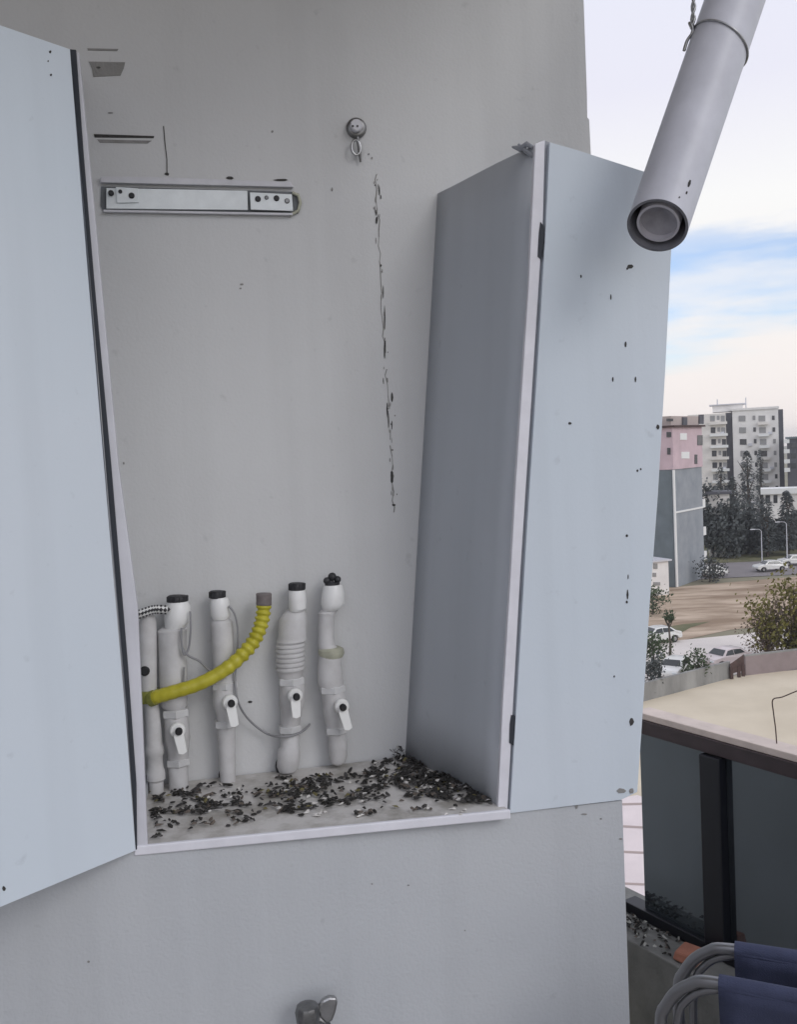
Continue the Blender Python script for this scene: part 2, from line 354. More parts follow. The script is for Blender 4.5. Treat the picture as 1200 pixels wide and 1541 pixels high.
# floor, then unseen ceiling and left house wall, extent and tone set for shade
RAIL_Z = .85
railA = onz(963, 1076, RAIL_Z); railB = onz(1200, 1141, RAIL_Z)
rd = (flat(railB, 0) - flat(railA, 0)).normalized()          # along the balustrade, towards the camera's right
rn = Vector((rd.y, -rd.x, 0));
if rn.dot(Vector((-1, -1, 0))) < 0: rn = -rn                  # towards the balcony
A0 = flat(railA, 0)
fl = MB()
far_r = A0 + rd * 4.2
fl.prism([Vector((-1.6, -3, -.15)), flat(far_r, -.15), flat(A0 - rn * .1, -.15), flat(corner_front - BN * .45, -.15), Vector((-1.6, 2.2, -.15))], ZUP * .15)
struct(fl.build('floor', M_FLOOR), 'grey tiled balcony floor')
ce = MB()
ce.prism([Vector((-1.6, .55, 2.92)), Vector((.70, .62, 2.92)), Vector((.66, .95, 2.92)), flat(corner_back + BN * .55 + BT * .1, 2.92), flat(corner_back + BN * .0, 2.92), flat(left, 2.92)], ZUP * .16)
struct(ce.build('ceiling', M_CEIL), 'warm grey slab above the balcony')
hw = MB(); hw.prism([Vector((-1.55, -2.6, 0)), Vector((-1.40, -2.6, 0)), Vector((-1.40, 1.36, 0)), Vector((-1.55, 1.36, 0))], ZUP * 2.915)
tag(hw.build('house_wall', M_HOUSE), 'plain painted house wall to the left of the open cabinet', 'wall')

# ------------------------------------------------------------------ the cabinet
cabo = flat(FRONT.pt(480, 1254), ZS)
cab = thing('utility_cabinet', 'pale sheet metal wall cabinet with doors flung open and pipes inside', 'cabinet', cabo)
# shelf (sill board)
sb = MB()
s0 = onz(203, 1281, ZS); s1 = onz(766, 1226, ZS)
s2 = BACK.pt(606, 1130); s2 = flat(s2 + BN * .003, ZS) ; s3 = flat(BACK.pt(190, 1190) + BN * .003, ZS)
s2b = flat(corner_back - BT * .06 + BN * .003, ZS)
s0 = flat(s0 + FN * .004, ZS); s1 = flat(s1 + FN * .004, ZS)
q = [s0, flat(s1 - FN * .0001, ZS), flat(BACK.pt(640, 1131) + BN * .003, ZS), s3]
sb.prism([flat(p, ZS - .0025) for p in q], ZUP * .0135)
sb.build('shelf', M_SILL, cab, bevel=.002)
lip = MB()
lip.prism([flat(s0 + FN * .001, ZS - .003), flat(s1 + FN * .001, ZS - .003), flat(s1 + FN * .009, ZS - .003), flat(s0 + FN * .009, ZS - .003)], ZUP * .0158)
lip.build('shelf_lip', M_TRIM, cab, bevel=.002)
def sheet(pl, pts, th, off=0):
    """outline on a plane, thickness th going back from the plane"""
    P = [pl.pt(x, y, off) for x, y in pts]; b = MB(); b.prism([p - pl.n * th for p in P], pl.n * th); return b
# left stile and its return to the wall
st = sheet(FRONT, [(108, 76), (118, 78), (143, 330), (178, 700), (207, 915), (222, 1277), (205, 1279), (183, 1000), (166, 800), (131, 350), (114, 170)], .012)
st.build('frame_stile', M_STILE, cab, bevel=.0015)
lr = MB()
a0 = FRONT.pt(108, 78, -.014); a1 = FRONT.pt(203, 1268, -.014); a1.z = ZT + .0005
dirb = (-FN)
b0 = BACK.pt(104, 92, .002); b1 = BACK.pt(193, 1192, .002); b1.z = ZT + .0005
lr.prism([a1, a0, b0, b1], -FT * .004)
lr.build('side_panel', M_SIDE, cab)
# near-black strip painted in as the shade between left door and stile
gp = sheet(FRONT, [(104, 74), (114, 75), (126, 240), (142, 430), (167, 700), (192, 1000), (205, 1180), (206, 1278), (204, 1279), (190, 1060), (164, 760), (128, 330)], .006, .003)
gp.build('hinge_gap_shade', M_GAP, cab)
# left door, swung out towards the viewer
hA = FRONT.pt(105, 75, .006); hB = FRONT.pt(204, 1280, .006)
e0 = onz(0, 1365, hB.z); dd = (flat(e0, 0) - flat(hB, 0)).normalized()
dn = Vector((-dd.y, dd.x, 0))
if dn.dot(CAM - hB) < 0: dn = -dn
DP = Plane(hB, 0); DP.t = dd; DP.n = dn
hA = DP.pt(105, 74); wv = .345
# top edge follows the photograph's line
e1 = DP.pt(0, 38); tdir = (e1 - hA); tdir = tdir / (flat(tdir, 0)).length
ld = MB()
mid = [DP.pt(131, 400), DP.pt(163, 780), DP.pt(189, 1080)]
P = [hB, hB + (e0 - hB).normalized() * wv, hA + tdir * (wv + .0), hA] + mid
ld.prism([p - dn * .014 for p in P], dn * .014)
for x, y, w, h in [(5, 1337, 6, 9), (75, 78, 4, 5), (76, 113, 4, 4), (72, 92, 2, 3)]:
    speck(ld, DP, x, y, w, h, 1)
ldo = ld.build('door', [M_SHEET, M_CHIP], cab, bevel=.0012, label='left door swung wide open')
# right post, groove, wing panel (the second door, opened flat along the wall)
rp = sheet(FRONT, [(806, 216), (821, 210), (818, 330), (809, 470), (793, 720), (784, 860), (773, 1060), (764, 1226), (749, 1228), (757, 1060), (768, 880), (777, 720), (796, 430)], .012)
rp.build('post', M_TRIM, cab, bevel=.0015)
gr = sheet(FRONT, [(819, 211), (829, 215), (823, 330), (812, 520), (794, 800), (781, 1050), (772, 1224), (763, 1225), (776, 1000), (792, 720), (808, 470)], .006, -.006)
gr.build('groove_strip', M_GROOVE, cab)
for pts in ([(814, 334), (819, 340), (820, 365), (815, 390), (810, 386), (812, 350)], [(770, 1076), (776, 1078), (777, 1105), (773, 1122), (767, 1118), (768, 1090)]):
    h = sheet(FRONT, pts, .006, .0015); h.build('gap_shade', M_GAP, cab)  # dark patches put in as the shade of two openings beside the post
rw = MB()
pts = [(828, 214), (870, 226), (970, 258), (1016, 272), (1011, 380), (1002, 560), (991, 745), (979, 905), (968, 1075), (960, 1192), (935, 1204), (850, 1214), (768, 1224), (781, 1010), (794, 790), (812, 510), (822, 340)]
P = [FRONT.pt(x, y, .004) for x, y in pts]
rw.prism([p - FN * .012 for p in P], FN * .012)
class OffP(Plane): pass
FR2 = Plane(FRONT.p + FN * .004, 9.5)
for x, y, w, h in [(949, 401, 12, 8), (945, 404, 4, 5), (875, 416, 3, 6), (920, 447, 2, 10), (942, 518, 4, 9), (923, 571, 3, 9), (957, 571, 2.5, 9), (858, 637, 6, 5), (991, 643, 6, 10), (965, 706, 3, 4),
                   (944, 806, 4, 5), (946, 868, 2, 8), (945, 895, 3, 20), (944, 906, 4, 5), (951, 1086, 9, 14), (936, 1190, 20, 9), (951, 1190, 9, 10), (960, 708, 3, 5), (925, 1018, 3, 4)]:
    speck(rw, FR2, x, y, w, h, 1 if y < 1150 else 2)
# turned edge along the free side and bright bottom fold
rw.build('door', [M_SHEET, M_CHIP, M_PATCH], cab, bevel=.0012, label='right door opened flat along the wall')
# dark side panel going back to the wall
sp = MB()
f0 = FRONT.pt(751, 1219, -.004); f0.z = ZT + .0005; f1 = FRONT.pt(808, 217, -.004)
g0 = BACK.pt(610, 1131, .002); g0.z = ZT + .0005; g1 = BACK.pt(659, 291, .002)
nrm = (f0 - g0).cross(f1 - g0).normalized()
if nrm.x < 0: nrm = -nrm
# slight waviness of thin sheet along the wall
nseg = 10; vs = []
for j in range(nseg + 1):
    v = j / nseg
    for i in range(7):
        u = i / 6
        p = (g0.lerp(f0, u)).lerp(g1.lerp(f1, u), v)
        p = p + nrm * (.0035 * math.sin(v * 9 + u * 2) * math.sin(u * math.pi))
        vs.append(p)
n1 = len(vs); vs2 = [p + nrm * .003 for p in vs]; fs = []
for j in range(nseg):
    for i in range(6):
        a = j * 7 + i; fs.append((a, a + 1, a + 8, a + 7)); fs.append((n1 + a, n1 + a + 7, n1 + a + 8, n1 + a + 1))
rim = [i for i in range(7)] + [j * 7 + 6 for j in range(1, nseg + 1)] + [nseg * 7 + i for i in range(5, -1, -1)] + [j * 7 for j in range(nseg - 1, 0, -1)]
for k in range(len(rim)): a, b = rim[k], rim[(k + 1) % len(rim)]; fs.append((a, n1 + a, n1 + b, b))
sp.add(vs + vs2, fs, 0, True)
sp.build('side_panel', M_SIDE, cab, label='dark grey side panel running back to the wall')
# torn bracket tab on top of the side panel
tb = MB()
t0 = FRONT.pt(803, 222, -.012); t1 = FRONT.pt(772, 223, -.05)
tb.tube([t0, t0.lerp(t1, .3) + ZUP * .006, t0.lerp(t1, .6) - ZUP * .002, t1 + ZUP * .002], [.003, .005, .006, .002], 0, 8)
tb.tube([t0 - ZUP * .014, t0.lerp(t1, .4) - ZUP * .004, t0.lerp(t1, .7) + ZUP * .006], [.004, .004, .002], 0, 8)
tb.build('torn_bracket', M_GROOVE, cab)

# ------------------------------------------------------------------ mounting rail on the wall
fxo = BACK.pt(300, 300)
fx = thing('mounting_rail', 'white metal mounting rail with screwed end plates high on the wall', 'mounting rail', fxo)
b = MB()
def onwall(b, pts, z0, z1, m=0, pl=BACK):
    P = [pl.pt(x, y, z0) for x, y in pts]; b.prism(P, pl.n * (z1 - z0), m)
b = MB(); onwall(b, [(152, 281), (440, 289), (450, 292), (454, 305), (449, 321), (440, 325), (156, 320), (151, 310)], .0005, .003); b.build('back_channel', M_CHAN, fx)
b = MB(); onwall(b, [(152, 268), (240, 269), (436, 276), (441, 284), (152, 277)], .0005, .012); b.build('top_lip', M_LIP, fx, bevel=.001)
b = MB(); onwall(b, [(160, 284), (372, 288), (373, 317), (160, 315)], .0035, .009); b.build('rail_plate', M_PLATE, fx, bevel=.0008)
b = MB(); onwall(b, [(156, 317), (440, 322), (440, 325), (156, 320)], .0035, .011); b.build('bottom_lip', M_LIP, fx)
ep = MB(); onwall(ep, [(174, 282), (208, 284), (209, 305), (176, 306)], .0095, .013); epo = ep.build('end_plate', M_PLATE, fx, bevel=.0008)
for x, y, r in [(198, 295, 4.5), (181, 289, 3), (167, 291, 4.2)]:
    sc = MB(); p = BACK.pt(x, y, .0105); sc.lathe(p, BN, [(0, r * .00124), (.004, r * .00124), (.005, r * .0009)], 0, 12); sc.build('screw', M_SCREW, epo)
ep = MB(); onwall(ep, [(376, 290), (439, 293), (441, 318), (377, 316)], .0095, .013); epo = ep.build('end_plate', M_PLATE, fx, bevel=.0008)
for x, y, r in [(388, 300, 4.5), (401, 298, 3.2), (416, 299, 4.5), (432, 303, 4)]:
    sc = MB(); p = BACK.pt(x, y, .0105); sc.lathe(p, BN, [(0, r * .00124), (.004, r * .00124), (.005, r * .0009)], 0, 12); sc.build('screw', M_SCREW if r > 4.2 else M_DARKST, epo)
b = MB(); b.tube([BACK.pt(440, 290, .006), BACK.pt(449, 294, .007), BACK.pt(452, 305, .007), BACK.pt(449, 317, .007), BACK.pt(436, 324, .006)], .0032, 0, 8); b.build('end_clip', M_STAIN, fx)

# ------------------------------------------------------------------ round fitting with hanging ring
ho = BACK.pt(535, 193)
hk = thing('wall_hook', 'small round metal hook fitting with a dangling ring high on the wall', 'hook', ho)
b = MB(); b.lathe(BACK.pt(536, 194, 0), BN, [(0, .0195), (.007, .0195), (.010, .017), (.0102, .012)], 0, 24); b.build('escutcheon', M_DARKST, hk)
b = MB(); b.lathe(BACK.pt(535, 192, .008), BN, [(0, .010), (.006, .0115), (.013, .012), (.016, .010)], 0, 20); kn_ = b.build('knob', M_LIP, hk, split=30)
for sx in (531, 538):
    b = MB(); b.lathe(BACK.pt(sx, 190, .0235), BN, [(0, .0022), (.0012, .0022)], 0, 8); b.build('screw', M_SCREW, kn_)
b = MB(); c = BACK.pt(536, 222, .014); r = .011
b.tube([c + BT * r * .8 * math.cos(a) + ZUP * r * 1.3 * math.sin(a) for a in [2 * math.pi * k / 16 for k in range(17)]], .0026, 0, 8, False); b.build('ring', M_STEEL, hk)
b = MB(); b.tube([BACK.pt(538, 206, .014), BACK.pt(541, 224, .012), BACK.pt(543, 244, .008)], [.003, .004, .002], 0, 8); b.build('tail', M_DARKST, hk)

# ------------------------------------------------------------------ pipes
PXM = (BACK.pt(400, 1000) - CAM).length * .99 / F_PX      # metres per photograph pixel at the wall
GRP = 'capped water pipes rising in the cabinet'
def pipe(label, segs, off, cap, valve=None, extra=None):
    """segs: (px_x, px_y, radius_px) from top to bottom; built on an axis 'off' metres from the wall"""
    o = BACK.pt(segs[-1][0], segs[-1][1], off)
    t = thing('water_pipe', label, 'pipe', o, GRP)
    return t
def body(t, name, prof, off, m, seg=20):
    b = MB(); vs = []; n = len(prof)
    for x, y, r in prof:
        c = BACK.pt(x, y, off); vs += [c + (BT * math.cos(2 * math.pi * k / seg) + BN * math.sin(2 * math.pi * k / seg)) * max(r, .3) * PXM for k in range(seg)]
    b.add(vs, [((i + 1) * seg + k, (i + 1) * seg + (k + 1) % seg, i * seg + (k + 1) % seg, i * seg + k) for i in range(n - 1) for k in range(seg)], 0, True)
    b.add(vs[:seg], [tuple(range(seg))]); b.add(vs[-seg:], [tuple(range(seg - 1, -1, -1))])
    return b.build(name, m, t, split=35)
def cap(t, x, y0, y1, r, off, m=None):
    b = MB(); b.tube([BACK.pt(x, y1, off), BACK.pt(x, (y0 + y1) / 2 + .2, off), BACK.pt(x, y0 + 1, off), BACK.pt(x, y0, off)], [r * PXM, r * PXM * 1.04, r * PXM, r * .85 * PXM], 0, 20)
    # grip ribs
    for k in range(14):
        a = 2 * math.pi * k / 14; d = (BT * math.cos(a) + BN * math.sin(a)) * r * PXM * 1.03
        b.tube([BACK.pt(x, y1 - 1, off) + d, BACK.pt(x, y0 + 1, off) + d], .0012, 0, 5)
    return b.build('cap', m or M_CAP, t)
def valve(t, hx, hy, lx, ly, off, w=7):
    b = MB(); c = BACK.pt(hx, hy, off + .012)
    b.lathe(c - BN * .012, BN, [(0, .012), (.010, .012), (.012, .0145), (.020, .0145), (.023, .012)], 0, 22)
    d0 = BACK.pt(hx, hy, off + .026); d1 = BACK.pt(lx, ly, off + .030)
    ax = (d1 - d0).normalized(); sd_ = ax.cross(BN).normalized()
    ww = w * PXM
    P = [d0 + sd_ * ww * .8, d0 + ax * .012 + sd_ * ww, d1 + sd_ * ww * .85, d1 + ax * .003, d1 - sd_ * ww * .85, d0 + ax * .012 - sd_ * ww, d0 - sd_ * ww * .8]
    b.prism([p + BN * .0 for p in P], BN * .006)
    h = b.build('lever_handle', M_LEVER, t, bevel=.001)
    s = MB(); s.lathe(BACK.pt(hx + 2, hy + 2, off + .030), BN, [(0, 5.2 * PXM), (.007, 5.2 * PXM), (.009, 3.5 * PXM)], 0, 12); s.build('screw', M_SCREW, h)

# first, mostly hidden behind the stile
t = pipe('white jointed pipe half hidden behind the left frame of the cabinet', [(226, 1000, 1), (234, 1210, 1)], .045, None)
body(t, 'pipe_body', [(222, 926, 9), (222, 935, 12), (222, 985, 13), (223, 1035, 12), (226, 1048, 10), (229, 1070, 10), (231, 1100, 11), (232, 1120, 11), (232, 1124, 13), (233, 1134, 13), (233, 1138, 11), (234, 1155, 11), (234, 1160, 13), (235, 1172, 13), (235, 1176, 10), (236, 1200, 10), (236, 1238, 9)], .05, M_PIPE)
b = MB(); b.lathe(BACK.pt(218, 1009, .062), BN, [(0, .009), (.007, .009), (.009, .006)], 0, 14); b.build('screw', M_SCREW, t)
b = MB(); b.tube([BACK.pt(222, 1038, .05), BACK.pt(223, 1046, .05), BACK.pt(224, 1056, .05)], [15 * PXM, 16 * PXM, 14 * PXM], 0, 18); b.build('union', M_YELD, t)
# pipe 2
t = pipe('thick white pipe with a wide black cap, behind the left end of the yellow hose', [(262, 900, 1), (268, 1185, 1)], .04, None)
body(t, 'pipe_body', [(259, 944, 15), (259, 948, 21), (259, 955, 20.5), (260, 1000, 20), (261, 1040, 20), (262, 1060, 19), (263, 1066, 15), (265, 1080, 17), (267, 1110, 18), (268, 1130, 15), (268, 1150, 14), (269, 1190, 14), (270, 1212, 14)], .042, M_PIPE)
body(t, 'union', [(267, 905, 14), (267, 909, 16), (267, 913, 18), (267, 930, 18.5), (266, 938, 17), (263, 945, 14)], .045, M_UNION)
cap(t, 267, 896, 906, 14, .045)
valve(t, 267, 1098, 275, 1132, .055)
# pipe 3
t = pipe('white pipe with a small black cap and grey wire, behind the middle of the hose', [(330, 890, 1), (340, 1165, 1)], .036, None)
body(t, 'pipe_body', [(331, 930, 12), (333, 936, 16), (334, 944, 16), (336, 985, 15.5), (337, 1020, 15.5), (338, 1030, 18), (339, 1060, 18), (340, 1075, 14), (341, 1110, 13), (342, 1150, 12), (343, 1176, 11)], .030, M_PIPE)
body(t, 'union', [(330, 899, 11), (330, 902, 13), (331, 910, 14), (332, 926, 14), (332, 932, 11)], .036, M_UNION)
cap(t, 327, 889, 900, 11, .036)
valve(t, 346, 1056, 353, 1091, .045)
# pipe 4
t = pipe('white pipe with a flat black cap and a ribbed middle, right of the yellow hose', [(447, 880, 1), (434, 1160, 1)], .036, None)
prof = [(446, 915, 12), (443, 924, 18), (441, 932, 21), (440, 958, 21), (439, 964, 23)]
for k in range(6): prof += [(437, 968 + k * 7, 20), (437, 970 + k * 7, 22), (437, 972 + k * 7, 22), (437, 974 + k * 7, 20)]
prof += [(437, 1012, 19), (438, 1025, 16), (440, 1032, 19), (440, 1058, 19), (439, 1070, 16), (437, 1090, 14), (436, 1122, 14), (435, 1128, 17), (434, 1152, 17), (433, 1160, 13)]
body(t, 'pipe_body', prof, .026, M_PIPE)
body(t, 'union', [(447, 887, 11), (447, 890, 12.5), (448, 902, 13), (448, 916, 13), (447, 920, 10)], .036, M_UNION)
cap(t, 447, 877, 888, 11.5, .036)
b = MB(); c = BACK.pt(423, 1153, .012); b.tube([c + BT * 6 * PXM * math.cos(a) + ZUP * 11 * PXM * math.sin(a) for a in [math.pi * (.4 + 1.1 * k / 8) for k in range(9)]], .0035, 0, 8); b.build('clamp', M_CAP, t)
valve(t, 444, 1046, 446, 1078, .042)
# pipe 5
t = pipe('white pipe with a lumpy black knob on top, rightmost in the cabinet', [(500, 870, 1), (508, 1145, 1)], .036, None)
body(t, 'pipe_body', [(498, 914, 12), (493, 922, 14), (492, 926, 12), (491, 945, 12), (491, 970, 12), (496, 978, 15), (497, 990, 18), (496, 1000, 18), (497, 1018, 19), (498, 1026, 20), (499, 1034, 17), (503, 1046, 18), (504, 1070, 18), (505, 1090, 15), (507, 1108, 13), (508, 1116, 14), (509, 1138, 14), (509, 1147, 11), (509, 1151, 5)], .03, M_PIPE)
body(t, 'stained_ring', [(497, 974, 15), (498, 977, 19), (499, 983, 19.5), (499, 989, 17)], .031, M_STAIN)
body(t, 'union', [(501, 880, 13), (501, 884, 15), (501, 892, 16.5), (501, 895, 17), (501, 908, 17.5), (500, 914, 15), (498, 918, 11)], .036, M_UNION)
b = MB()
for x, y, r in [(492, 874, 5.5), (500, 868, 6.5), (508, 872, 5.5), (498, 877, 5), (506, 879, 4.5)]:
    b.lathe(BACK.pt(x, y, .036) - BN * r * PXM, BN, [(r * PXM * (1 - math.cos(k * math.pi / 6)), r * PXM * math.sin(k * math.pi / 6)) for k in range(7)], 0, 10)
b.tube([BACK.pt(500, 883, .036), BACK.pt(500, 876, .036)], 11 * PXM, 0, 16)
b.build('cap', M_CAP, t)
valve(t, 514, 1062, 524, 1096, .045)

def nuts(t, *spec):
    for x, y, r, off, h in spec:
        b = MB(); c = BACK.pt(x, y, off); hh = h * PXM / 2; R0 = r * PXM
        b.lathe(c - ZUP * hh, ZUP, [(0, R0 * .93), (hh * .25, R0), (hh * 1.75, R0), (hh * 2, R0 * .93)], 0, 6); b.build('hex_nut', M_NUT, t, bevel=.001, split=30)
tp_ = [o for o in C.objects if o.get('group') == GRP]
nuts(tp_[1], (264, 1072, 20, .042, 11), (268, 1146, 18, .042, 10))
nuts(tp_[2], (338, 1030, 20.5, .030, 11), (340, 1088, 18, .030, 10))
nuts(tp_[3], (438, 1024, 20.5, .026, 11), (436, 1096, 18, .026, 10))
nuts(tp_[4], (500, 1036, 20.5, .030, 11), (506, 1098, 18, .030, 10))
# yellow hose
hp = [(397, 893, .05), (397, 912, .05), (395, 930, .052), (390, 948, .055), (381, 966, .058), (366, 984, .062), (345, 1003, .066), (320, 1019, .07), (292, 1032, .072), (262, 1041, .074), (238, 1048, .07), (226, 1052, .062)]
def cr(P, n=6):
    o = []
    for i in range(len(P) - 1):
        p0, p1, p2, p3 = P[max(i - 1, 0)], P[i], P[i + 1], P[min(i + 2, len(P) - 1)]
        for k in range(n):
            s = k / n; o.append(.5 * ((2 * p1) + (p2 - p0) * s + (2 * p0 - 5 * p1 + 4 * p2 - p3) * s * s + (3 * p1 - p0 - 3 * p2 + p3) * s ** 3))
    o.append(P[-1]); return o
HP = cr([BACK.pt(x, y, o) for x, y, o in hp], 12)
hs = thing('yellow_hose', 'curved yellow ribbed hose hanging across the pipes', 'hose', BACK.pt(397, 910, .05))
b = MB(); n = len(HP); rr = []
for i in range(n):
    u = i / n; rr.append(.0128 + ((.0022, .0022, .0016, -.0008, -.0016, -.0008)[i % 6] * (.95 if u < .48 else (.5 if u < .56 else .14))))
b.tube(HP[10:-8], rr[10:-8], 0, 16); b.build('hose_body', M_YEL, hs)
b = MB(); b.tube(HP[-9:], .0148, 0, 14); b.build('hose_end', M_YELD, hs)
b = MB(); b.tube(HP[:12], [.0145, .0150, .0150, .0148, .0148, .015, .015, .0148, .0148, .015, .015, .0145], 0, 16); b.build('collar', M_COLLAR, hs)
# braided hose top left
bh = MB(); BP = cr([BACK.pt(x, y, .07) for x, y in [(204, 926), (216, 922), (228, 918), (238, 917), (252, 918)]], 5)
bh.tube(BP, .0065, 0, 10)
for i in range(0, len(BP) - 1, 2):
    for a_ in (BT, BN, ZUP, -ZUP): bh.tube([BP[i] + (a_ + ZUP * .5).normalized() * .0055, BP[min(i + 1, len(BP) - 1)] + (a_ - ZUP * .3).normalized() * .0055], .0034, 1, 6)
tag(bh.build('braided_hose', [M_LEVER, M_CAP]), 'short black and white braided hose at the left frame, above the jointed pipe', 'hose')
# wires
def wire(pts, label, r=.0022, m=None):
    b = MB(); b.tube(cr([BACK.pt(x, y, o) for x, y, o in pts], 6), r, 0, 6)
    return tag(b.build('wire', m or M_WIRE), label, 'wire')
wire([(286, 920, .066), (287, 945, .072), (284, 975, .072), (277, 985, .074), (273, 965, .074), (273, 945, .072)], 'short grey wire loop hanging by the wide black capped pipe')
wire([(274, 975, .074), (284, 987, .072), (300, 995, .064), (314, 1008, .055), (326, 1016, .05)], 'pale wire running from the thick pipe down behind the yellow hose')
wire([(344, 912, .052), (352, 922, .052), (357, 940, .05), (358, 965, .046), (355, 995, .042), (354, 1030, .052), (358, 1055, .05), (368, 1075, .03), (384, 1092, .022), (402, 1104, .02), (420, 1109, .045), (440, 1107, .048), (456, 1100, .035), (466, 1090, .01)],
     'long grey wire looping from the small black cap down across the next pipe', .0022)
wire([(277, 1004, .07), (276, 1030, .066)], 'short upright grey wire stub just above the hose', .002)

# ------------------------------------------------------------------ debris on the shelf
db = MB()
def husk(p, L_, w, h, a, m, tilt=0):
    c, s = math.cos(a), math.sin(a); X = Vector((c, s, tilt)); Y = Vector((-s, c, random.uniform(-.3, .3)))
    n = 7; vs = []
    for k in range(n):
        t_ = 2 * math.pi * k / n; r = random.uniform(.55, 1.1)
        vs.append(p + X * L_ / 2 * r * math.cos(t_) + Y * w / 2 * r * math.sin(t_) + ZUP * random.uniform(0, h * .5))
    vs.append(p + ZUP * h + X * L_ * random.uniform(-.2, .2) + Y * w * random.uniform(-.15, .15)); vs.append(p + ZUP * .0002)
    db.add(vs, [(k, (k + 1) % n, n) for k in range(n)] + [((k + 1) % n, k, n + 1) for k in range(n)], m)
def inpoly(x, y, P):
    r = False; j = len(P) - 1
    for i in range(len(P)):
        if (P[i][1] > y) != (P[j][1] > y) and x < (P[j][0] - P[i][0]) * (y - P[i][1]) / (P[j][1] - P[i][1]) + P[i][0]: r = not r
        j = i
    return r
zones = [([(228, 1196), (300, 1180), (380, 1182), (440, 1176), (470, 1190), (420, 1214), (330, 1226), (240, 1226)], 260, .14),
         ([(420, 1176), (520, 1160), (580, 1150), (585, 1200), (540, 1212), (420, 1224)], 330, .03),
         ([(545, 1150), (610, 1136), (660, 1158), (740, 1206), (700, 1210), (640, 1196), (570, 1175)], 420, .02),
         ([(600, 1138), (640, 1146), (745, 1208), (720, 1212), (630, 1190)], 160, .02),
         ([(226, 1190), (244, 1190), (244, 1262), (230, 1262)], 36, .1),
         ([(240, 1225), (420, 1215), (420, 1232), (250, 1246)], 24, .1),
         ([(230, 1180), (740, 1150), (740, 1206), (230, 1254)], 60, .3), ([(240, 1232), (560, 1206), (700, 1204), (700, 1214), (240, 1252)], 34, .35)]
for P, n, ol in zones:
    xs = [p[0] for p in P]; ys = [p[1] for p in P]; k = 0; tries = 0
    clumps = [(random.uniform(min(xs), max(xs)), random.uniform(min(ys), max(ys))) for _ in range(max(6, n // 9))]
    while k < n and tries < 20000:
        tries += 1
        if random.random() < .75: c0 = random.choice(clumps); x = random.gauss(c0[0], 9); y = random.gauss(c0[1], 3.5)
        else: x = random.uniform(min(xs), max(xs)); y = random.uniform(min(ys), max(ys))
        if not inpoly(x, y, P): continue
        p = onz(x, y, ZT + random.uniform(.0008, .006)); m = random.choice([1, 3, 3]) if random.random() < ol + .06 else (2 if random.random() < .06 else random.choice([0, 0, 4]))
        husk(p, random.uniform(.009, .027) * random.uniform(.6, 1.1), random.uniform(.005, .012), random.uniform(.002, .006), random.uniform(0, 6.28), m, random.uniform(-.25, .25)); k += 1
for k in range(95):       # heap in the back corner
    p = onz(random.gauss(598, 6), random.uniform(1128, 1142), ZT); p.z += random.uniform(.0, .032) * random.random(); p += FN * .012
    husk(p, random.uniform(.006, .014), random.uniform(.002, .005), .002, random.uniform(0, 6.28), 0 if random.random() < .75 else 2, random.uniform(-1.2, 1.2))
for k in range(18):
    p = onz(random.choice([470, 540, 545, 480, 690]) + random.gauss(0, 8), random.uniform(1218, 1230), ZT + .001)
    husk(p, random.uniform(.01, .02), .006, .004, random.uniform(0, 6.28), 2)
struct(db.build('debris', [M_DEB, M_DEB2, M_DEB3, M_DEB4, M_DEB5]), 'dark seed husks and grit strewn over the cabinet shelf', 'stuff')

# ------------------------------------------------------------------ tap on the low wall
tp = thing('water_tap', 'tarnished metal tap sticking out of the low wall at the bottom edge', 'tap', FRONT.pt(476, 1530))
b = MB(); c = FRONT.pt(478, 1545, 0); fd = FN
b.tube(cr([c, c + fd * .03, c + fd * .055 + ZUP * .002, c + fd * .075 - ZUP * .02, c + fd * .08 - ZUP * .045], 5), .011, 0, 14)
b.lathe(c, fd, [(0, .022), (.004, .022), (.007, .014)], 0, 20)
b.lathe(c + fd * .045 - ZUP * .005, ZUP, [(0, .013), (.015, .016), (.028, .013), (.034, .009)], 0, 16)
b.build('tap_body', M_DARKST, tp)
b = MB(); k0 = FRONT.pt(463, 1524, .05)
b.lathe(k0 - ZUP * .018, ZUP, [(0, .012), (.003, .0185), (.022, .0205), (.030, .0175), (.033, .011), (.0335, .004)], 0, 12); b.build('knob', M_DARKST, tp, bevel=.0015, split=28)
b = MB(); k1 = FRONT.pt(492, 1516, .035)
b.prism([k1 + FT * x * .00105 + ZUP * y * .00105 for x, y in [(-17, 6), (-8, 18), (4, 22), (14, 20), (17, 12), (13, -4), (8, -16), (-2, -22), (-12, -10)]], FN * .012); b.build('handle', M_STEEL, tp, bevel=.004)

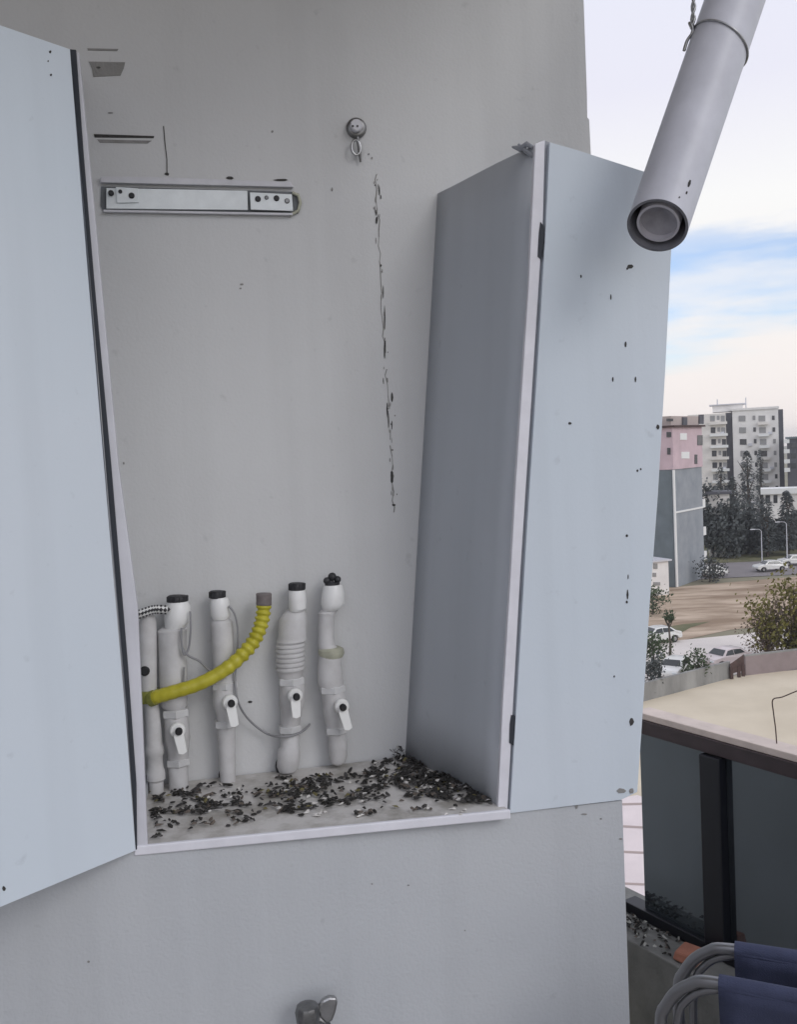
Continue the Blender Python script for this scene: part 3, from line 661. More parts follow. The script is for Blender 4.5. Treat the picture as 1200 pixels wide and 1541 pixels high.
# ------------------------------------------------------------------ coaxial flue pipe hanging outside
pb = at_depth(990, 340, 1.50); pt_ = at_depth(1102, 14, 1.585)
d = (pb - pt_).normalized()
fl_ = thing('flue_pipe', 'thick white plastic pipe hanging slanted in front of the right cabinet door', 'pipe', pb)
Rp = 44.5 * 1.50 / F_PX * 1.01
v = (CAM - pb).normalized(); dp = (d - v * d.dot(v)).normalized(); al = R_(40)
N = (v * math.cos(al) + dp * math.sin(al)).normalized()
u = d.orthogonal().normalized(); w = d.cross(u)
def obl(rad, extra=0):
    o = []
    for k in range(48):
        a = 2 * math.pi * k / 48; q = (u * math.cos(a) + w * math.sin(a)) * rad; s = -(q.dot(N)) / d.dot(N); o.append(pb + q + d * (s + extra))
    return o
b = MB(); LN = 1.7
def ring_tube(b, r_out, r_in, ex, length, m=0, m2=0):
    e1 = obl(r_out, ex); e2 = obl(r_in, ex)
    top_o = [pb - d * length + (u * math.cos(2 * math.pi * k / 48) + w * math.sin(2 * math.pi * k / 48)) * r_out for k in range(48)]
    top_i = [pb - d * .35 + (u * math.cos(2 * math.pi * k / 48) + w * math.sin(2 * math.pi * k / 48)) * r_in for k in range(48)]
    b.add(top_o + e1, [(k, (k + 1) % 48, 48 + (k + 1) % 48, 48 + k) for k in range(48)], m, True)
    b.add(e1 + e2, [(k, (k + 1) % 48, 48 + (k + 1) % 48, 48 + k) for k in range(48)], m2, False)
    b.add(e2 + top_i, [(k, (k + 1) % 48, 48 + (k + 1) % 48, 48 + k) for k in range(48)], m2, True)
    b.add(top_o, [tuple(range(48))], m)
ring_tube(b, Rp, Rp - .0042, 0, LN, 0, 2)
# two dark scuffs near the lower end
for sx, sy, ww, hh in [(1038, 276, 5, 12), (1034, 290, 3, 5), (1023, 297, 2.5, 3)]:
    dr = ray(sx, sy).normalized(); oc = CAM - pb; dperp = dr - d * dr.dot(d); operp = oc - d * oc.dot(d)
    A_, B_, C_ = dperp.dot(dperp), 2 * dperp.dot(operp), operp.dot(operp) - Rp ** 2
    tt = (-B_ - math.sqrt(max(0, B_ * B_ - 4 * A_ * C_))) / (2 * A_); hit = CAM + dr * tt
    nn = (hit - pb); nn = (nn - d * nn.dot(d)).normalized(); tx = nn.cross(d)
    Q = [hit + tx * ww / 2 * .00105 * math.cos(a) * random.uniform(.6, 1.1) + d * hh / 2 * .00105 * math.sin(a) for a in [k * math.pi / 3 for k in range(6)]]
    b.prism([q_ - nn * .001 for q_ in Q], nn * .0018, 1)
b.build('outer_pipe', [M_PVC, M_CHIP, M_RIM], fl_)
b = MB(); ring_tube(b, Rp * .70, Rp * .62, -.004, .5); b.build('inner_pipe', M_PVCIN, fl_)
b = MB(); e = obl(Rp * .615, -.012); b.add(e + [pb - d * .030], [(k, (k + 1) % 48, 48) for k in range(48)]); ip = b.build('inner_plug', M_PLUG, fl_)
b = MB(); e = obl(Rp * .95, -.14); b.add(e, [tuple(range(48))]); b.build('shade_disc', M_PVCD, fl_)  # dark disc added as the shade between outer and inner pipe
# binding wire
hc = pt_.lerp(pb, .15)
bw = MB()
m0 = at_depth(1085, 66, 1.565); k_ = (m0 - pb).dot(d)
cc = pb + d * k_
loopN = (d * 1.0 + Vector((0, 0, 0))).normalized()
lp = []
for k in range(41):
    a = 2 * math.pi * k / 40; q = (u * math.cos(a) + w * math.sin(a)) * (Rp + .0016); s = q.dot(Vector((1, 0, 0))) * .30; lp.append(cc + q + d * s)
bw.tube(lp, .0018, 0, 6, False)
kn = min(lp, key=lambda p: p.x)
up_t = at_depth(1050, -160, kn.y - .02)
tw = [kn.lerp(up_t, i / 40) for i in range(41)]
for ph in (0, math.pi): bw.tube([p + Vector((math.cos(i * .9 + ph), math.sin(i * .9 + ph), 0)) * .0024 for i, p in enumerate(tw)], .0022, 0, 6)
bw.tube(cr([kn, kn + Vector((-.006, -.004, .008)), kn + Vector((-.002, -.008, -.006)), kn + Vector((-.010, -.002, -.018)), kn + Vector((-.016, -.004, -.034))], 4), [.0028] * 17, 0, 6)
tag(bw.build('binding_wire', M_STEEL), 'twisted wire tied around the slanted white pipe', 'wire')

# ------------------------------------------------------------------ balustrade
bal = thing('glass_balustrade', 'smoked glass balcony balustrade with black post and stone topped rail', 'balustrade', A0)
def along(px, z=RAIL_Z):   # parameter along the rail where it crosses photo column px
    best = min((abs((P_ := project(A0 + rd * (i * .004) + ZUP * z))[0] - px), i * .004) for i in range(0, 500)); return best[1]
def project(P):
    c = ROT.transposed() @ (Vector(P) - CAM); return (600 + F_PX * c.x / -c.z, 770.5 - F_PX * c.y / -c.z)
# base of glass: same upright plane
RP = Plane(A0, 0); RP.t = rd; RP.n = rn
baseP = RP.pt(966, 1362); KZ = baseP.z - .03
LB = 4.0
axs = (rd, rn)
def rbox(b, s0, s1, n0, n1, z0, z1, m=0):
    q = [A0 + rd * s0 + rn * n0, A0 + rd * s1 + rn * n0, A0 + rd * s1 + rn * n1, A0 + rd * s0 + rn * n1]
    return b.hexa([flat(p, z0) for p in q], [flat(p, z1) for p in q], m)
b = MB(); rbox(b, -.01, LB, -.05, .012, RAIL_Z - .006, RAIL_Z + .012); b.build('coping', M_COPING, bal, bevel=.002)
b = MB(); rbox(b, 0, LB, -.03, .018, RAIL_Z - .045, RAIL_Z - .0065); b.build('top_rail', M_RAIL, bal, bevel=.002)
b = MB(); rbox(b, -.07, LB, -.03, .02, KZ, KZ + .03); b.build('bottom_rail', M_POST, bal, bevel=.002)
sp0 = along(1064); sp1 = along(1094)
posts = [(sp0, sp1)] + [(sp0 + .85 * k, sp1 + .85 * k) for k in range(1, 4)]
for p0, p1 in posts:
    b = MB(); rbox(b, p0, p1, -.025, .030, KZ + .0305, RAIL_Z - .048); b.build('post', M_POST, bal, bevel=.003)
gs = [0.002] + [p[1] + .001 for p in posts]; ge = [p[0] - .001 for p in posts] + [LB]
for a_, e_ in zip(gs, ge):
    b = MB(); rbox(b, a_, e_, -.006, .004, KZ + .0305, RAIL_Z - .0455); b.build('glass_panel', M_SMOKE, bal)
# kerb under it
kb = MB(); rbox(kb, -.22, LB, -.10, .125, 0.001, KZ - .002)
struct(kb.build('kerb', M_CONC, bevel=.004), 'rough concrete kerb under the balustrade')
# grit on the kerb
kd = MB(); db = kd
for k in range(230):
    s_ = abs(random.gauss(-.05, .14)); s_ = min(s_, .6) - .14; p = A0 + rd * s_ + rn * random.uniform(.03, .122); p.z = KZ + random.uniform(.0, .008)
    husk(p, random.uniform(.008, .026), random.uniform(.004, .012), random.uniform(.003, .010), random.uniform(0, 6.28), random.choice([0, 0, 0, 1, 2]), random.uniform(-.4, .4))
struct(kd.build('debris', [M_DEB, M_DEB4, M_CONC2]), 'grit and dry leaves lying on the kerb', 'stuff')
# broken brick on the kerb
bk = onz(1036, 1446, KZ + .001); bb = MB()
bb.hexa([bk + rd * x + rn * y for x, y in ((-.035, -.03), (.04, -.032), (.036, .022), (-.03, .026))], [bk + rd * x + rn * y + ZUP * z for x, y, z in ((-.03, -.024, .034), (.03, -.026, .040), (.032, .018, .03), (-.026, .02, .022))])
tag(bb.build('broken_brick', M_BRICK, bevel=.005), 'reddish broken brick on the kerb beside the folding chairs', 'brick')
# thin bent wire standing on the rail
wb = MB(); wz = RAIL_Z + .010
w0 = onz(1170, 1120, wz); Yd = w0.y
wb.tube(cr([w0, at_depth(1168, 1095, Yd), at_depth(1165, 1072, Yd), at_depth(1164, 1053, Yd), at_depth(1178, 1049, Yd), at_depth(1200, 1040, Yd), at_depth(1225, 1031, Yd)], 4), .0015, 0, 6)
tag(wb.build('bent_wire', M_GATE), 'thin rusty wire sticking up from the balustrade coping', 'wire')

# ------------------------------------------------------------------ folding chairs
def make_chair():
    t = thing('folding_chair', 'x', 'folding chair', (0, 0, 0), 'folding chairs by the balustrade')
    hw_, H = .235, .86
    def fr(): return MB()
    b = fr()   # back frame, U tube, corners rounded
    pts = [Vector((-hw_, .06, .02)), Vector((-hw_, -.02, .45)), Vector((-hw_, -.075, H - .11)), Vector((-hw_ + .012, -.083, H - .05)), Vector((-hw_ + .045, -.088, H - .012)), Vector((-hw_ + .10, -.09, H)),
           Vector((hw_ - .10, -.09, H)), Vector((hw_ - .045, -.088, H - .012)), Vector((hw_ - .012, -.083, H - .05)), Vector((hw_, -.075, H - .11)), Vector((hw_, -.02, .45)), Vector((hw_, .06, .02))]
    b.tube(cr(pts, 5), .0085, 0, 12); b.build('back_frame', M_CHROME, t)
    for s in (-1, 1):
        b = fr(); b.tube(cr([Vector((s * (hw_ - .028), -.26, .015)), Vector((s * (hw_ - .028), .0, .40)), Vector((s * (hw_ - .028), .25, .47))], 5), .0105, 0, 12); b.build('leg', M_CHROME, t)
        b = fr(); b.tube([Vector((s * (hw_ - .03), .25, .46)), Vector((s * (hw_ - .03), .30, .02))], .0105, 0, 12); b.build('leg', M_CHROME, t)
        b = fr(); b.tube(cr([Vector((s * (hw_ - .022), -.05, .50)), Vector((s * (hw_ - .022), -.077, H - .10)), Vector((s * (hw_ - .045), -.086, H - .03)), Vector((s * (hw_ - .095), -.089, H - .006))], 5), .006, 0, 10); b.build('brace', M_CHROME, t)
    # back fabric slung round the tube
    b = fr(); vs = []; nx, nz_ = 10, 14; x0, x1 = -hw_ + .085, hw_ - .085
    for j in range(nz_ + 1):
        z = H + .002 - j / nz_ * .34
        for i in range(nx + 1):
            s = i / nx * 2 - 1; x = x0 + (x1 - x0) * i / nx
            vs.append(Vector((x, -.102 + j / nz_ * .045 + .022 * (1 - s * s) * min(1, j / 4), z + (.0 if j else -.004 * (1 - s * s)))))
    n1 = len(vs); vs2 = [v + Vector((0, .022 if k < 2 * (nx + 1) else .010, 0)) for k, v in enumerate(vs)]; fs = []
    W_ = nx + 1
    for j in range(nz_):
        for i in range(nx): a = j * W_ + i; fs.append((a, a + W_, a + W_ + 1, a + 1)); fs.append((n1 + a, n1 + a + 1, n1 + a + W_ + 1, n1 + a + W_))
    rim = list(range(W_)) + [j * W_ + nx for j in range(1, nz_ + 1)] + [nz_ * W_ + i for i in range(nx - 1, -1, -1)] + [j * W_ for j in range(nz_ - 1, 0, -1)]
    for k in range(len(rim)): a, c_ = rim[k], rim[(k + 1) % len(rim)]; fs.append((a, c_, n1 + c_, n1 + a))
    b.add(vs + vs2, fs, 0, True)
    b.tube([Vector((x0, -.09, H)), Vector((x0 * .5, -.09, H + .0005)), Vector((0, -.09, H + .0008)), Vector((x1 * .5, -.09, H + .0005)), Vector((x1, -.09, H))], .0118, 0, 14)
    bf = b.build('back_fabric', M_BLUE, t)
    b = fr(); b.prism([Vector((-hw_ + .045, -.03, .452)), Vector((hw_ - .045, -.03, .452)), Vector((hw_ - .045, .26, .477)), Vector((-hw_ + .045, .26, .477))], ZUP * .012); b.build('seat', M_BLUE, t, bevel=.004)
    for y, z in ((.28, .10), (-.20, .10)):
        b = fr(); b.tube([Vector((-hw_ + .03, y, z)), Vector((hw_ - .03, y, z))], .009, 0, 10); b.build('stretcher', M_CHROME, t)
    return t
chair = make_chair()
def copy_tree(o, par=None):
    c_ = o.copy(); C.objects.link(c_)
    if par: c_.parent = par
    for ch in o.children: copy_tree(ch, c_)
    return c_
chair2 = copy_tree(chair)
def put(ch, px, py, rot, z=.86):
    """the top of the left bend of the back sits at photo point px,py"""
    p = onz(px, py, z); r = Matrix.Rotation(rot, 3, 'Z'); lo = r @ Vector((-.235 + .075, -.09, 0)); ch.location = (p.x - lo.x, p.y - lo.y, 0); ch.rotation_euler = (0, 0, rot)
put(chair, 1096, 1427, R_(-24)); put(chair2, 1072, 1477, R_(-27), .86)
chair['label'] = 'blue folding chair with chrome tube, rear one of the pair nearest the glass'
chair2['label'] = 'blue folding chair with chrome tube, front one of the pair nearest the viewer'

# ================================================================== THE TOWN BELOW
def gsheet(name, pts, dz, m, label):
    b = MB(); b.add([G(x, y, 0) + ZUP * dz for x, y in pts], [tuple(range(len(pts)))]); o = b.build(name, m); return struct(o, label)
b = MB(); b.add([Vector((-900, -200, GZ)), Vector((1300, -200, GZ)), Vector((1300, 2200, GZ)), Vector((-900, 2200, GZ))], [(0, 1, 2, 3)])
struct(b.build('ground', M_EARTH), 'dry open ground of the town')
gsheet('dirt_lot', [(900, 960), (1010, 968), (1100, 948), (1300, 930), (1300, 862), (1200, 868), (1060, 880), (900, 895)], .03, M_DIRT, 'brown bare dirt lot with wheel tracks')
gsheet('road', [(900, 888), (1060, 872), (1200, 865), (1330, 858), (1330, 840), (1200, 843), (1060, 849), (900, 860)], .06, M_ROAD, 'dusty road behind the dirt lot')
gsheet('grass_verge', [(900, 860), (1060, 848), (1200, 842), (1330, 838), (1330, 812), (1200, 815), (1060, 822), (900, 832)], .04, M_GRASS, 'grass verge beyond the road')
gsheet('grass_strip', [(900, 965), (975, 948), (1030, 940), (1070, 936), (1040, 945), (1010, 962), (900, 985)], .05, M_GRASS, 'grass strip at the edge of the dirt lot')
gsheet('parking_street', [(900, 1060), (970, 1052), (1110, 1016), (1300, 975), (1300, 930), (1200, 945), (1120, 955), (1010, 966), (900, 985)], .07, M_STREET, 'pale parking street behind the low wall')
gsheet('yard', [(900, 1064), (970, 1056), (1110, 1017), (1300, 1002), (1500, 1300), (1300, 1330), (960, 1200), (900, 1210)], .09, M_YARD, 'smooth tan yard behind the building')
pv = MB()
PQ = [(880, 1214), (960, 1200), (1320, 1330), (1300, 1500), (880, 1480)]
pv.add([G(x, y) + ZUP * .13 for x, y in PQ], [tuple(range(len(PQ)))])
for ya, yb in ((1214, 1211), (1243, 1250), (1282, 1288), (1330, 1336)):
    pv.add([G(880, ya) + ZUP * .14, G(1010, yb) + ZUP * .14, G(1010, yb + 3.5) + ZUP * .14, G(880, ya + 3.0) + ZUP * .14], [(0, 1, 2, 3)], 1)
struct(pv.build('pavement', [M_PAVE, M_JOINT]), 'pale pink paving close under the balcony')

def gwall(name, a, b_, h, th, m, label):
    A_, B_ = G(*a), G(*b_); dr = (B_ - A_).normalized(); nn = Vector((dr.y, -dr.x, 0))
    mbx = MB(); q = [A_ - nn * th / 2, B_ - nn * th / 2, B_ + nn * th / 2, A_ + nn * th / 2]; mbx.hexa(q, [p + ZUP * h for p in q])
    q2 = [p + (p - (A_ + B_) / 2).normalized() * .05 for p in q]
    mbx.hexa([p + ZUP * (h + .002) for p in q2], [p + ZUP * (h + .12) for p in q2], 1)
    return tag(mbx.build(name, [m, M_LWALL]), label, 'wall')
gwall('yard_wall', (920, 1070), (1098, 1022), 1.25, .25, M_LWALL, 'low stained concrete wall at the far left edge of the tan yard')
gwall('yard_wall', (1122, 1018), (1300, 996), 1.55, .25, M_LWALLB, 'brownish low wall right of the brown gate at the tan yard')
# rusty gate leaf standing between the walls
ga = G(1100, 1024); gb = G(1121, 1019); gt = thing('yard_gate', 'dark rusty gate standing between the two low yard walls', 'gate', ga)
dr = (gb - ga).normalized(); L0 = (gb - ga).length
b = MB(); q = [ga + dr * .05, gb, gb + Vector((.05, .08, 0)), ga + dr * .05 + Vector((.05, .08, 0))]
b.hexa([p + ZUP * .5 for p in q], [q[0] + ZUP * 1.25, q[1] + ZUP * 1.75, q[2] + ZUP * 1.75, q[3] + ZUP * 1.25]); b.build('gate_leaf', M_GATE, gt)
for p in (ga + dr * .15, ga + dr * (L0 * .62), gb - dr * .12):
    b = MB(); b.box(p, .22, .2, 1.0 if p is not (gb - dr * .12) else 2.0); b.build('post', M_GATE, gt)
# white metal frame leaning low right of the gate
wf = MB(); a = G(1170, 1011); e_ = G(1215, 999)
for dz in (.25, .75): wf.tube([a + ZUP * dz, e_ + ZUP * (dz + .25)], .07, 0, 8)
for k in range(5): p = a.lerp(e_, k / 4); wf.tube([p + ZUP * .02, p + ZUP * (1.0 + .05 * k)], .05, 0, 8)
tag(wf.build('metal_frame', M_WHITEM), 'white metal barrier frame by the brownish yard wall', 'barrier')

# ------------------------------------------------------------------ cars
def make_car(paint):
    t = thing('parked_car', 'x', 'car', (0, 0, 0), 'cars parked beyond the yard')
    Lc, Wc = 4.3, 1.75
    prof = [(-2.12, .38), (-2.15, .62), (-2.02, .86), (-1.1, .98), (-.55, 1.40), (.15, 1.46), (1.0, 1.40), (1.62, 1.0), (2.05, .92), (2.14, .6), (2.1, .36), (1.72, .34), (1.6, .58), (1.3, .66), (1.0, .58), (.9, .32), (-.92, .32), (-1.02, .58), (-1.3, .66), (-1.6, .58), (-1.72, .34)]
    b = MB(); n = len(prof)
    def wd(z): return Wc / 2 if z < .95 else Wc / 2 - (z - .95) * .42
    vs = [Vector((x, -wd(z), z)) for x, z in prof] + [Vector((x, wd(z), z)) for x, z in prof]
    b.add(vs, [tuple(range(n)), tuple(range(2 * n - 1, n - 1, -1))] + [(i, n + i, n + (i + 1) % n, (i + 1) % n) for i in range(n)])
    body_ = b.build('body', paint, t, bevel=.05)
    def y(z): return wd(z) + .008
    for s in (-1, 1):
        for pts in ([(-.86, 1.0), (-.5, 1.33), (.08, 1.38), (.08, 1.0)], [(.16, 1.0), (.16, 1.38), (.92, 1.33), (1.3, 1.03)]):
            b = MB(); P = [Vector((x, s * y(z), z)) for x, z in pts]; b.prism(P, Vector((0, -s * .03, 0))); b.build('window', M_CARG, t)
        for wx in (-1.31, 1.31):
            b = MB(); b.lathe(Vector((wx, s * (Wc / 2 - .2), .31)), Vector((0, s, 0)), [(0, .31), (.19, .31), (.21, .27)], 0, 20); wh = b.build('wheel', M_TYRE, t)
            b = MB(); b.lathe(Vector((wx, s * (Wc / 2 + .005), .31)), Vector((0, s, 0)), [(0, .19), (.012, .17)], 0, 14); b.build('rim', M_STEEL, wh)
    for pts in ([(-1.06, 1.0), (-.60, 1.38)], [(1.56, 1.04), (1.08, 1.37)]):
        (xa, za), (xb, zb) = pts; b = MB(); sg = -1 if xa < 0 else 1; o_ = Vector((sg * .02, 0, .02))
        b.prism([Vector((xa, -wd(za) + .1, za)) + o_, Vector((xa, wd(za) - .1, za)) + o_, Vector((xb, wd(zb) - .1, zb)) + o_, Vector((xb, -wd(zb) + .1, zb)) + o_], Vector((-sg * .02, 0, -.01))); b.build('windscreen', M_CARG, t)
    for s in (-1, 1):
        b = MB(); b.box((-2.11, s * .62, .62), .07, .32, .14); b.build('headlight', M_PLATE, t)
        b = MB(); b.box((2.09, s * .66, .66), .07, .26, .16); b.build('tail_light', M_BRICK, t)
    return t
carA = make_car(M_CARW); carP = make_car(M_CARP)
def place(o, x, y, rot, label):
    p = G(x, y); o.location = (p.x, p.y, GZ + .1); o.rotation_euler = (0, 0, R_(rot)); o['label'] = label
place(carA, 1160, 860, 6, 'white car on the road behind the dirt lot')
for x, y, rt, lb in [(1018, 1019, 55, 'white car just behind the stained low wall, beside the round shrub'), (990, 968, 20, 'white car at the left edge of the dirt lot, half hidden by the cabinet door'), (1196, 851, 6, 'pale car at the right edge on the road'),
                     (1070, 868, 4, 'white car partly behind the foot of the grey building')]:
    place(copy_tree(carA), x, y, rt, lb)
place(carP, 1093, 1003, 28, 'pinkish silver car parked behind the low wall next to the gate')

# ------------------------------------------------------------------ vegetation
def leaves(b, c, rx, ry, rz, n, s, m=0, hollow=.35, clump=14):
    cl_ = []
    for _ in range(clump):
        while True:
            q = Vector((random.uniform(-1, 1), random.uniform(-1, 1), random.uniform(-1, 1)))
            if hollow < q.length < 1: break
        cl_.append(q)
    for _ in range(n):
        q = random.choice(cl_) + Vector((random.gauss(0, .24), random.gauss(0, .24), random.gauss(0, .24)))
        p = c + Vector((q.x * rx, q.y * ry, q.z * rz))
        a = Vector((random.gauss(0, 1), random.gauss(0, 1), random.gauss(0, 1))).normalized(); e2 = a.orthogonal().normalized(); e3 = a.cross(e2); z = s * random.uniform(.6, 1.4)
        b.add([p - e2 * z, p + e3 * z * .6, p + e2 * z, p - e3 * z * .6], [(0, 1, 2, 3)], m)
def tree(name, label, cat, px, py, h, w, n, leaf, s, kind='round', trunk=.35, group=None, twig=False):
    p = G(px, py); t = thing(name, label, cat, p, group)
    b = MB(); b.tube([p, p + Vector((.02 * h, 0, h * .3)), p + Vector((0, 0, h * .62)), p + Vector((.01 * h, 0, h * .9))], [h * .022 + .05, h * .018 + .03, h * .012 + .02, .02], 0, 8)
    for k in range(7):
        a = random.uniform(0, 6.28); z0 = h * random.uniform(max(.12, trunk * .8), .7); b.tube([p + ZUP * z0, p + Vector((math.cos(a) * w * .25, math.sin(a) * w * .25, z0 + h * .12)), p + Vector((math.cos(a) * w * .42, math.sin(a) * w * .42, z0 + h * .2))], [h * .008 + .02, h * .006 + .015, .01], 0, 5)
    b.build('trunk', M_BARK, t)
    b = MB()
    if kind == 'round':
        leaves(b, p + ZUP * h * (trunk + (1 - trunk) / 2), w / 2, w / 2, h * (1 - trunk) / 2, n, s, 0, .3, 18)
    else:
        for k in range(n):
            v_ = random.random() ** 1.3; zz = h * (trunk + (1 - trunk) * v_); rad = w / 2 * (1 - v_) ** (.75 if kind == 'cone' else .35) * random.uniform(.45, 1.1) * (1 + .25 * math.sin(v_ * 31)); a = random.uniform(0, 6.28)
            q = p + Vector((math.cos(a) * rad, math.sin(a) * rad, zz)); d1 = Vector((math.cos(a), math.sin(a), -.5)).normalized(); d2 = Vector((-math.sin(a), math.cos(a), random.uniform(-.4, .4))); z = s * random.uniform(.6, 1.3)
            b.add([q, q + d1 * z + d2 * z * .4, q + d1 * z * 1.5, q + d1 * z - d2 * z * .4], [(0, 1, 2, 3)])
    if twig:
        for k in range(90):
            a = random.uniform(0, 6.28); e_ = p + Vector((math.cos(a) * w * .5 * random.random(), math.sin(a) * w * .5 * random.random(), h * random.uniform(.25, 1.0))); b.tube([p + ZUP * h * .12, p.lerp(e_, .55) + ZUP * .2, e_], [.04, .03, .012], 1, 4, False)
    b.build('crown', [leaf, M_TWIG], t)
    return t
tree('shrub_tree', 'large olive brown shrub at the right edge beside the dirt lot', 'tree', 1197, 992, 6.6, 5.6, 3400, M_OLIVE, .17, 'round', .04, twig=True)
tree('shrub', 'bare brown twiggy bush behind the brownish yard wall', 'shrub', 1156, 992, 4.4, 3.4, 1300, M_TWIG, .10, 'round', .05, twig=True)
tree('shrub', 'small round green shrub behind the stained low wall beside the white car', 'shrub', 1052, 1029, 2.6, 1.9, 900, M_LEAF2, .10, 'round', .05)
tree('shrub', 'dark bush at the left end of the stained low wall by the cabinet door', 'shrub', 981, 1044, 2.6, 2.4, 900, M_LEAF, .11, 'round', .03)
tree('shrub', 'dark green bush behind the low wall below the half hidden white car', 'shrub', 984, 1005, 3.0, 3.0, 900, M_LEAF2, .12, 'round', .05)
tree('young_tree', 'thin young tree with a tiny crown by the grass strip', 'tree', 1009, 992, 4.1, .9, 260, M_LEAF2, .10, 'round', .78)
tree('shrub', 'low green bush at the foot of the grey building', 'shrub', 983, 925, 3.0, 3.6, 700, M_LEAF2, .14, 'round', .05)
tree('shrub', 'dark shrub at the right foot of the grey building', 'shrub', 1069, 876, 3.2, 3.4, 700, M_LEAF, .16, 'round', .03)
CG = 'dark trees in front of the pale apartment tower'
for px, py, h, w, kd_, lb in [(1128, 800, 16, 5.2, 'cone', 'tall dark conifer in front of the middle of the apartment tower'), (1156, 838, 9.2, 2.6, 'spire', 'narrow dark cypress beside the white car on the road'), (1088, 815, 13.5, 2.4, 'spire', 'slim dark cypress close to the grey building'),
                              (1147, 795, 16, 1.5, 'spire', 'very thin dark cypress right of the tallest conifer'), (1187, 835, 10, 3.8, 'cone', 'dark conifer at the right edge behind the lamp post'), (1105, 808, 11.5, 3.4, 'cone', 'dark conifer left of the tallest conifer')]:
    tree('conifer', lb, 'tree', px, py, h, w, 1500, M_LEAF, .40 if w > 3 else .28, kd_, .12, CG)
for px, py, h, w, lb in [(1074, 838, 10.5, 5.0, 'dark bush mass touching the balconies of the grey building'), (1088, 836, 9.0, 6.0, 'dark bush below the slim cypress'), (1097, 840, 7.5, 5.0, 'dark bush right below the flat roofed shelter'), (1110, 833, 8.0, 7.0, 'wide dark bush below the tallest conifer'), (1134, 833, 5.2, 5.0, 'dark bush left of the cypress beside the road'),
                         (1172, 828, 5.0, 5.0, 'dark bush right of the cypress beside the road'), (1200, 826, 5.5, 6.0, 'dark bush at the right edge behind the road')]:
    tree('bush', lb, 'bush', px, py, h, w, 1300, M_LEAF, .36, 'round', .02, 'dark bushes beyond the road')
hd = MB()
for k in range(46):
    p = G(1050 + k * 4.4, 826 - k * .16); leaves(hd, p + ZUP * .55, 1.1, .7, .6, 60, .14, 0 if k % 3 else 1, .1, 5)
tag(hd.build('hedge', [M_LEAF2, M_OLIVE]), 'low green hedge along the far side of the road', 'hedge')

# lamp posts by the road
def lamp_post(px, py, h, label):
    p = G(px, py); t = thing('lamp_post', label, 'lamp post', p, 'lamp posts along the road')
    b = MB(); b.tube([p, p + ZUP * h * .5, p + ZUP * h], [.09, .08, .06], 0, 8); b.build('pole', M_LIP, t)
    b = MB(); b.tube(cr([p + ZUP * h, p + Vector((-.3, 0, h + .25)), p + Vector((-1.0, 0, h + .3))], 4), .04, 0, 6); ar = b.build('arm', M_LIP, t)
    b = MB(); b.box(p + Vector((-1.25, 0, h + .24)), .6, .25, .12); b.build('lamp_head', M_LIP, t)
lamp_post(1186, 852, 6.0, 'white lamp post at the right edge by the road')
lamp_post(1148, 852, 5.0, 'slim pale lamp post left of the white car on the road')

# ------------------------------------------------------------------ buildings
def upright(a_px, a_py, ang): return Plane(G(a_px, a_py), ang)
# grey building with pink upper floors
gb_ = upright(1019, 884, 52)     # blind side wall runs away to the right
def solve_len(pl, px):
    p = pl.pt(px, 884); return (flat(p, 0) - flat(pl.p, 0)).length
Lr = solve_len(gb_, 1062)
dL = Vector((-math.sin(R_(52)), math.cos(R_(52)), 0))
tR = gb_.t
g0_ = gb_.p
bt = thing('grey_building', 'grey block with bare side wall and pink upper floors beside the cabinet door', 'building', g0_)
def zof(pl, x, y): return pl.pt(x, y).z
z_p0 = zof(gb_, 1020, 706); z_p1 = zof(gb_, 1020, 643); z_t = zof(gb_, 1020, 626)
def bfoot(b, p, a, la, c_, lc, z0, z1, m=0, grow=0):
    q = [p - a * grow - c_ * grow, p + a * (la + grow) - c_ * grow, p + a * (la + grow) + c_ * (lc + grow), p - a * grow + c_ * (lc + grow)]
    b.hexa([flat(x, z0) for x in q], [flat(x, z1) for x in q], m)
b = MB(); bfoot(b, g0_, tR, Lr, dL, 11, GZ, z_p0)
b.build('wall', M_GREYW, bt)
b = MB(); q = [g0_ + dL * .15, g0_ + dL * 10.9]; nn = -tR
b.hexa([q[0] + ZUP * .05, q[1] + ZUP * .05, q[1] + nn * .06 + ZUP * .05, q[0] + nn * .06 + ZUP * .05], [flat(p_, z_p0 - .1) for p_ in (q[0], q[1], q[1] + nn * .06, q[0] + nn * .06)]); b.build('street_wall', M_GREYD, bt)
b = MB(); bfoot(b, g0_, tR, Lr, dL, 11, z_p0 + .01, z_p1, 0, .12); b.build('upper_floor', M_PINK, bt)
b = MB(); bfoot(b, g0_, tR, Lr, dL, 11, z_p1 + .01, z_p1 + .25, 0, .5); b.build('cornice', M_GATE, bt)
b = MB(); bfoot(b, g0_, tR, Lr * .98, dL, 10, z_p1 + .26, z_t, 0, -.1); b.build('roof_storey', M_TAUPE, bt)
b = MB(); pz = g0_ - tR * .12 - dL * .12; b.tube([pz + ZUP * .1, flat(pz, z_p0 - .05)], .17, 0, 8); b.build('downpipe', M_WHITEM, bt)
b = MB(); zz = zof(gb_, 1035, 769); gq = [g0_ + gb_.n * .01, g0_ + tR * Lr + gb_.n * .01, g0_ + tR * Lr + gb_.n * .10, g0_ + gb_.n * .10]
b.hexa([flat(p_, zz) for p_ in gq], [flat(p_, zz + .22) for p_ in gq]); b.build('floor_band', M_WHITEM, bt)
for yy in (757, 799, 836):
    e_ = g0_ + tR * (Lr + .05); zc = zof(gb_, 1062, yy); b = MB(); q = [e_ + dL * .2, e_ + tR * 1.5 + dL * .2, e_ + tR * 1.5 + dL * 4, e_ + dL * 4]
    b.hexa([flat(p_, zc - .6) for p_ in q], [flat(p_, zc + .5) for p_ in q]); b.build('balcony', M_WHITEM, bt)
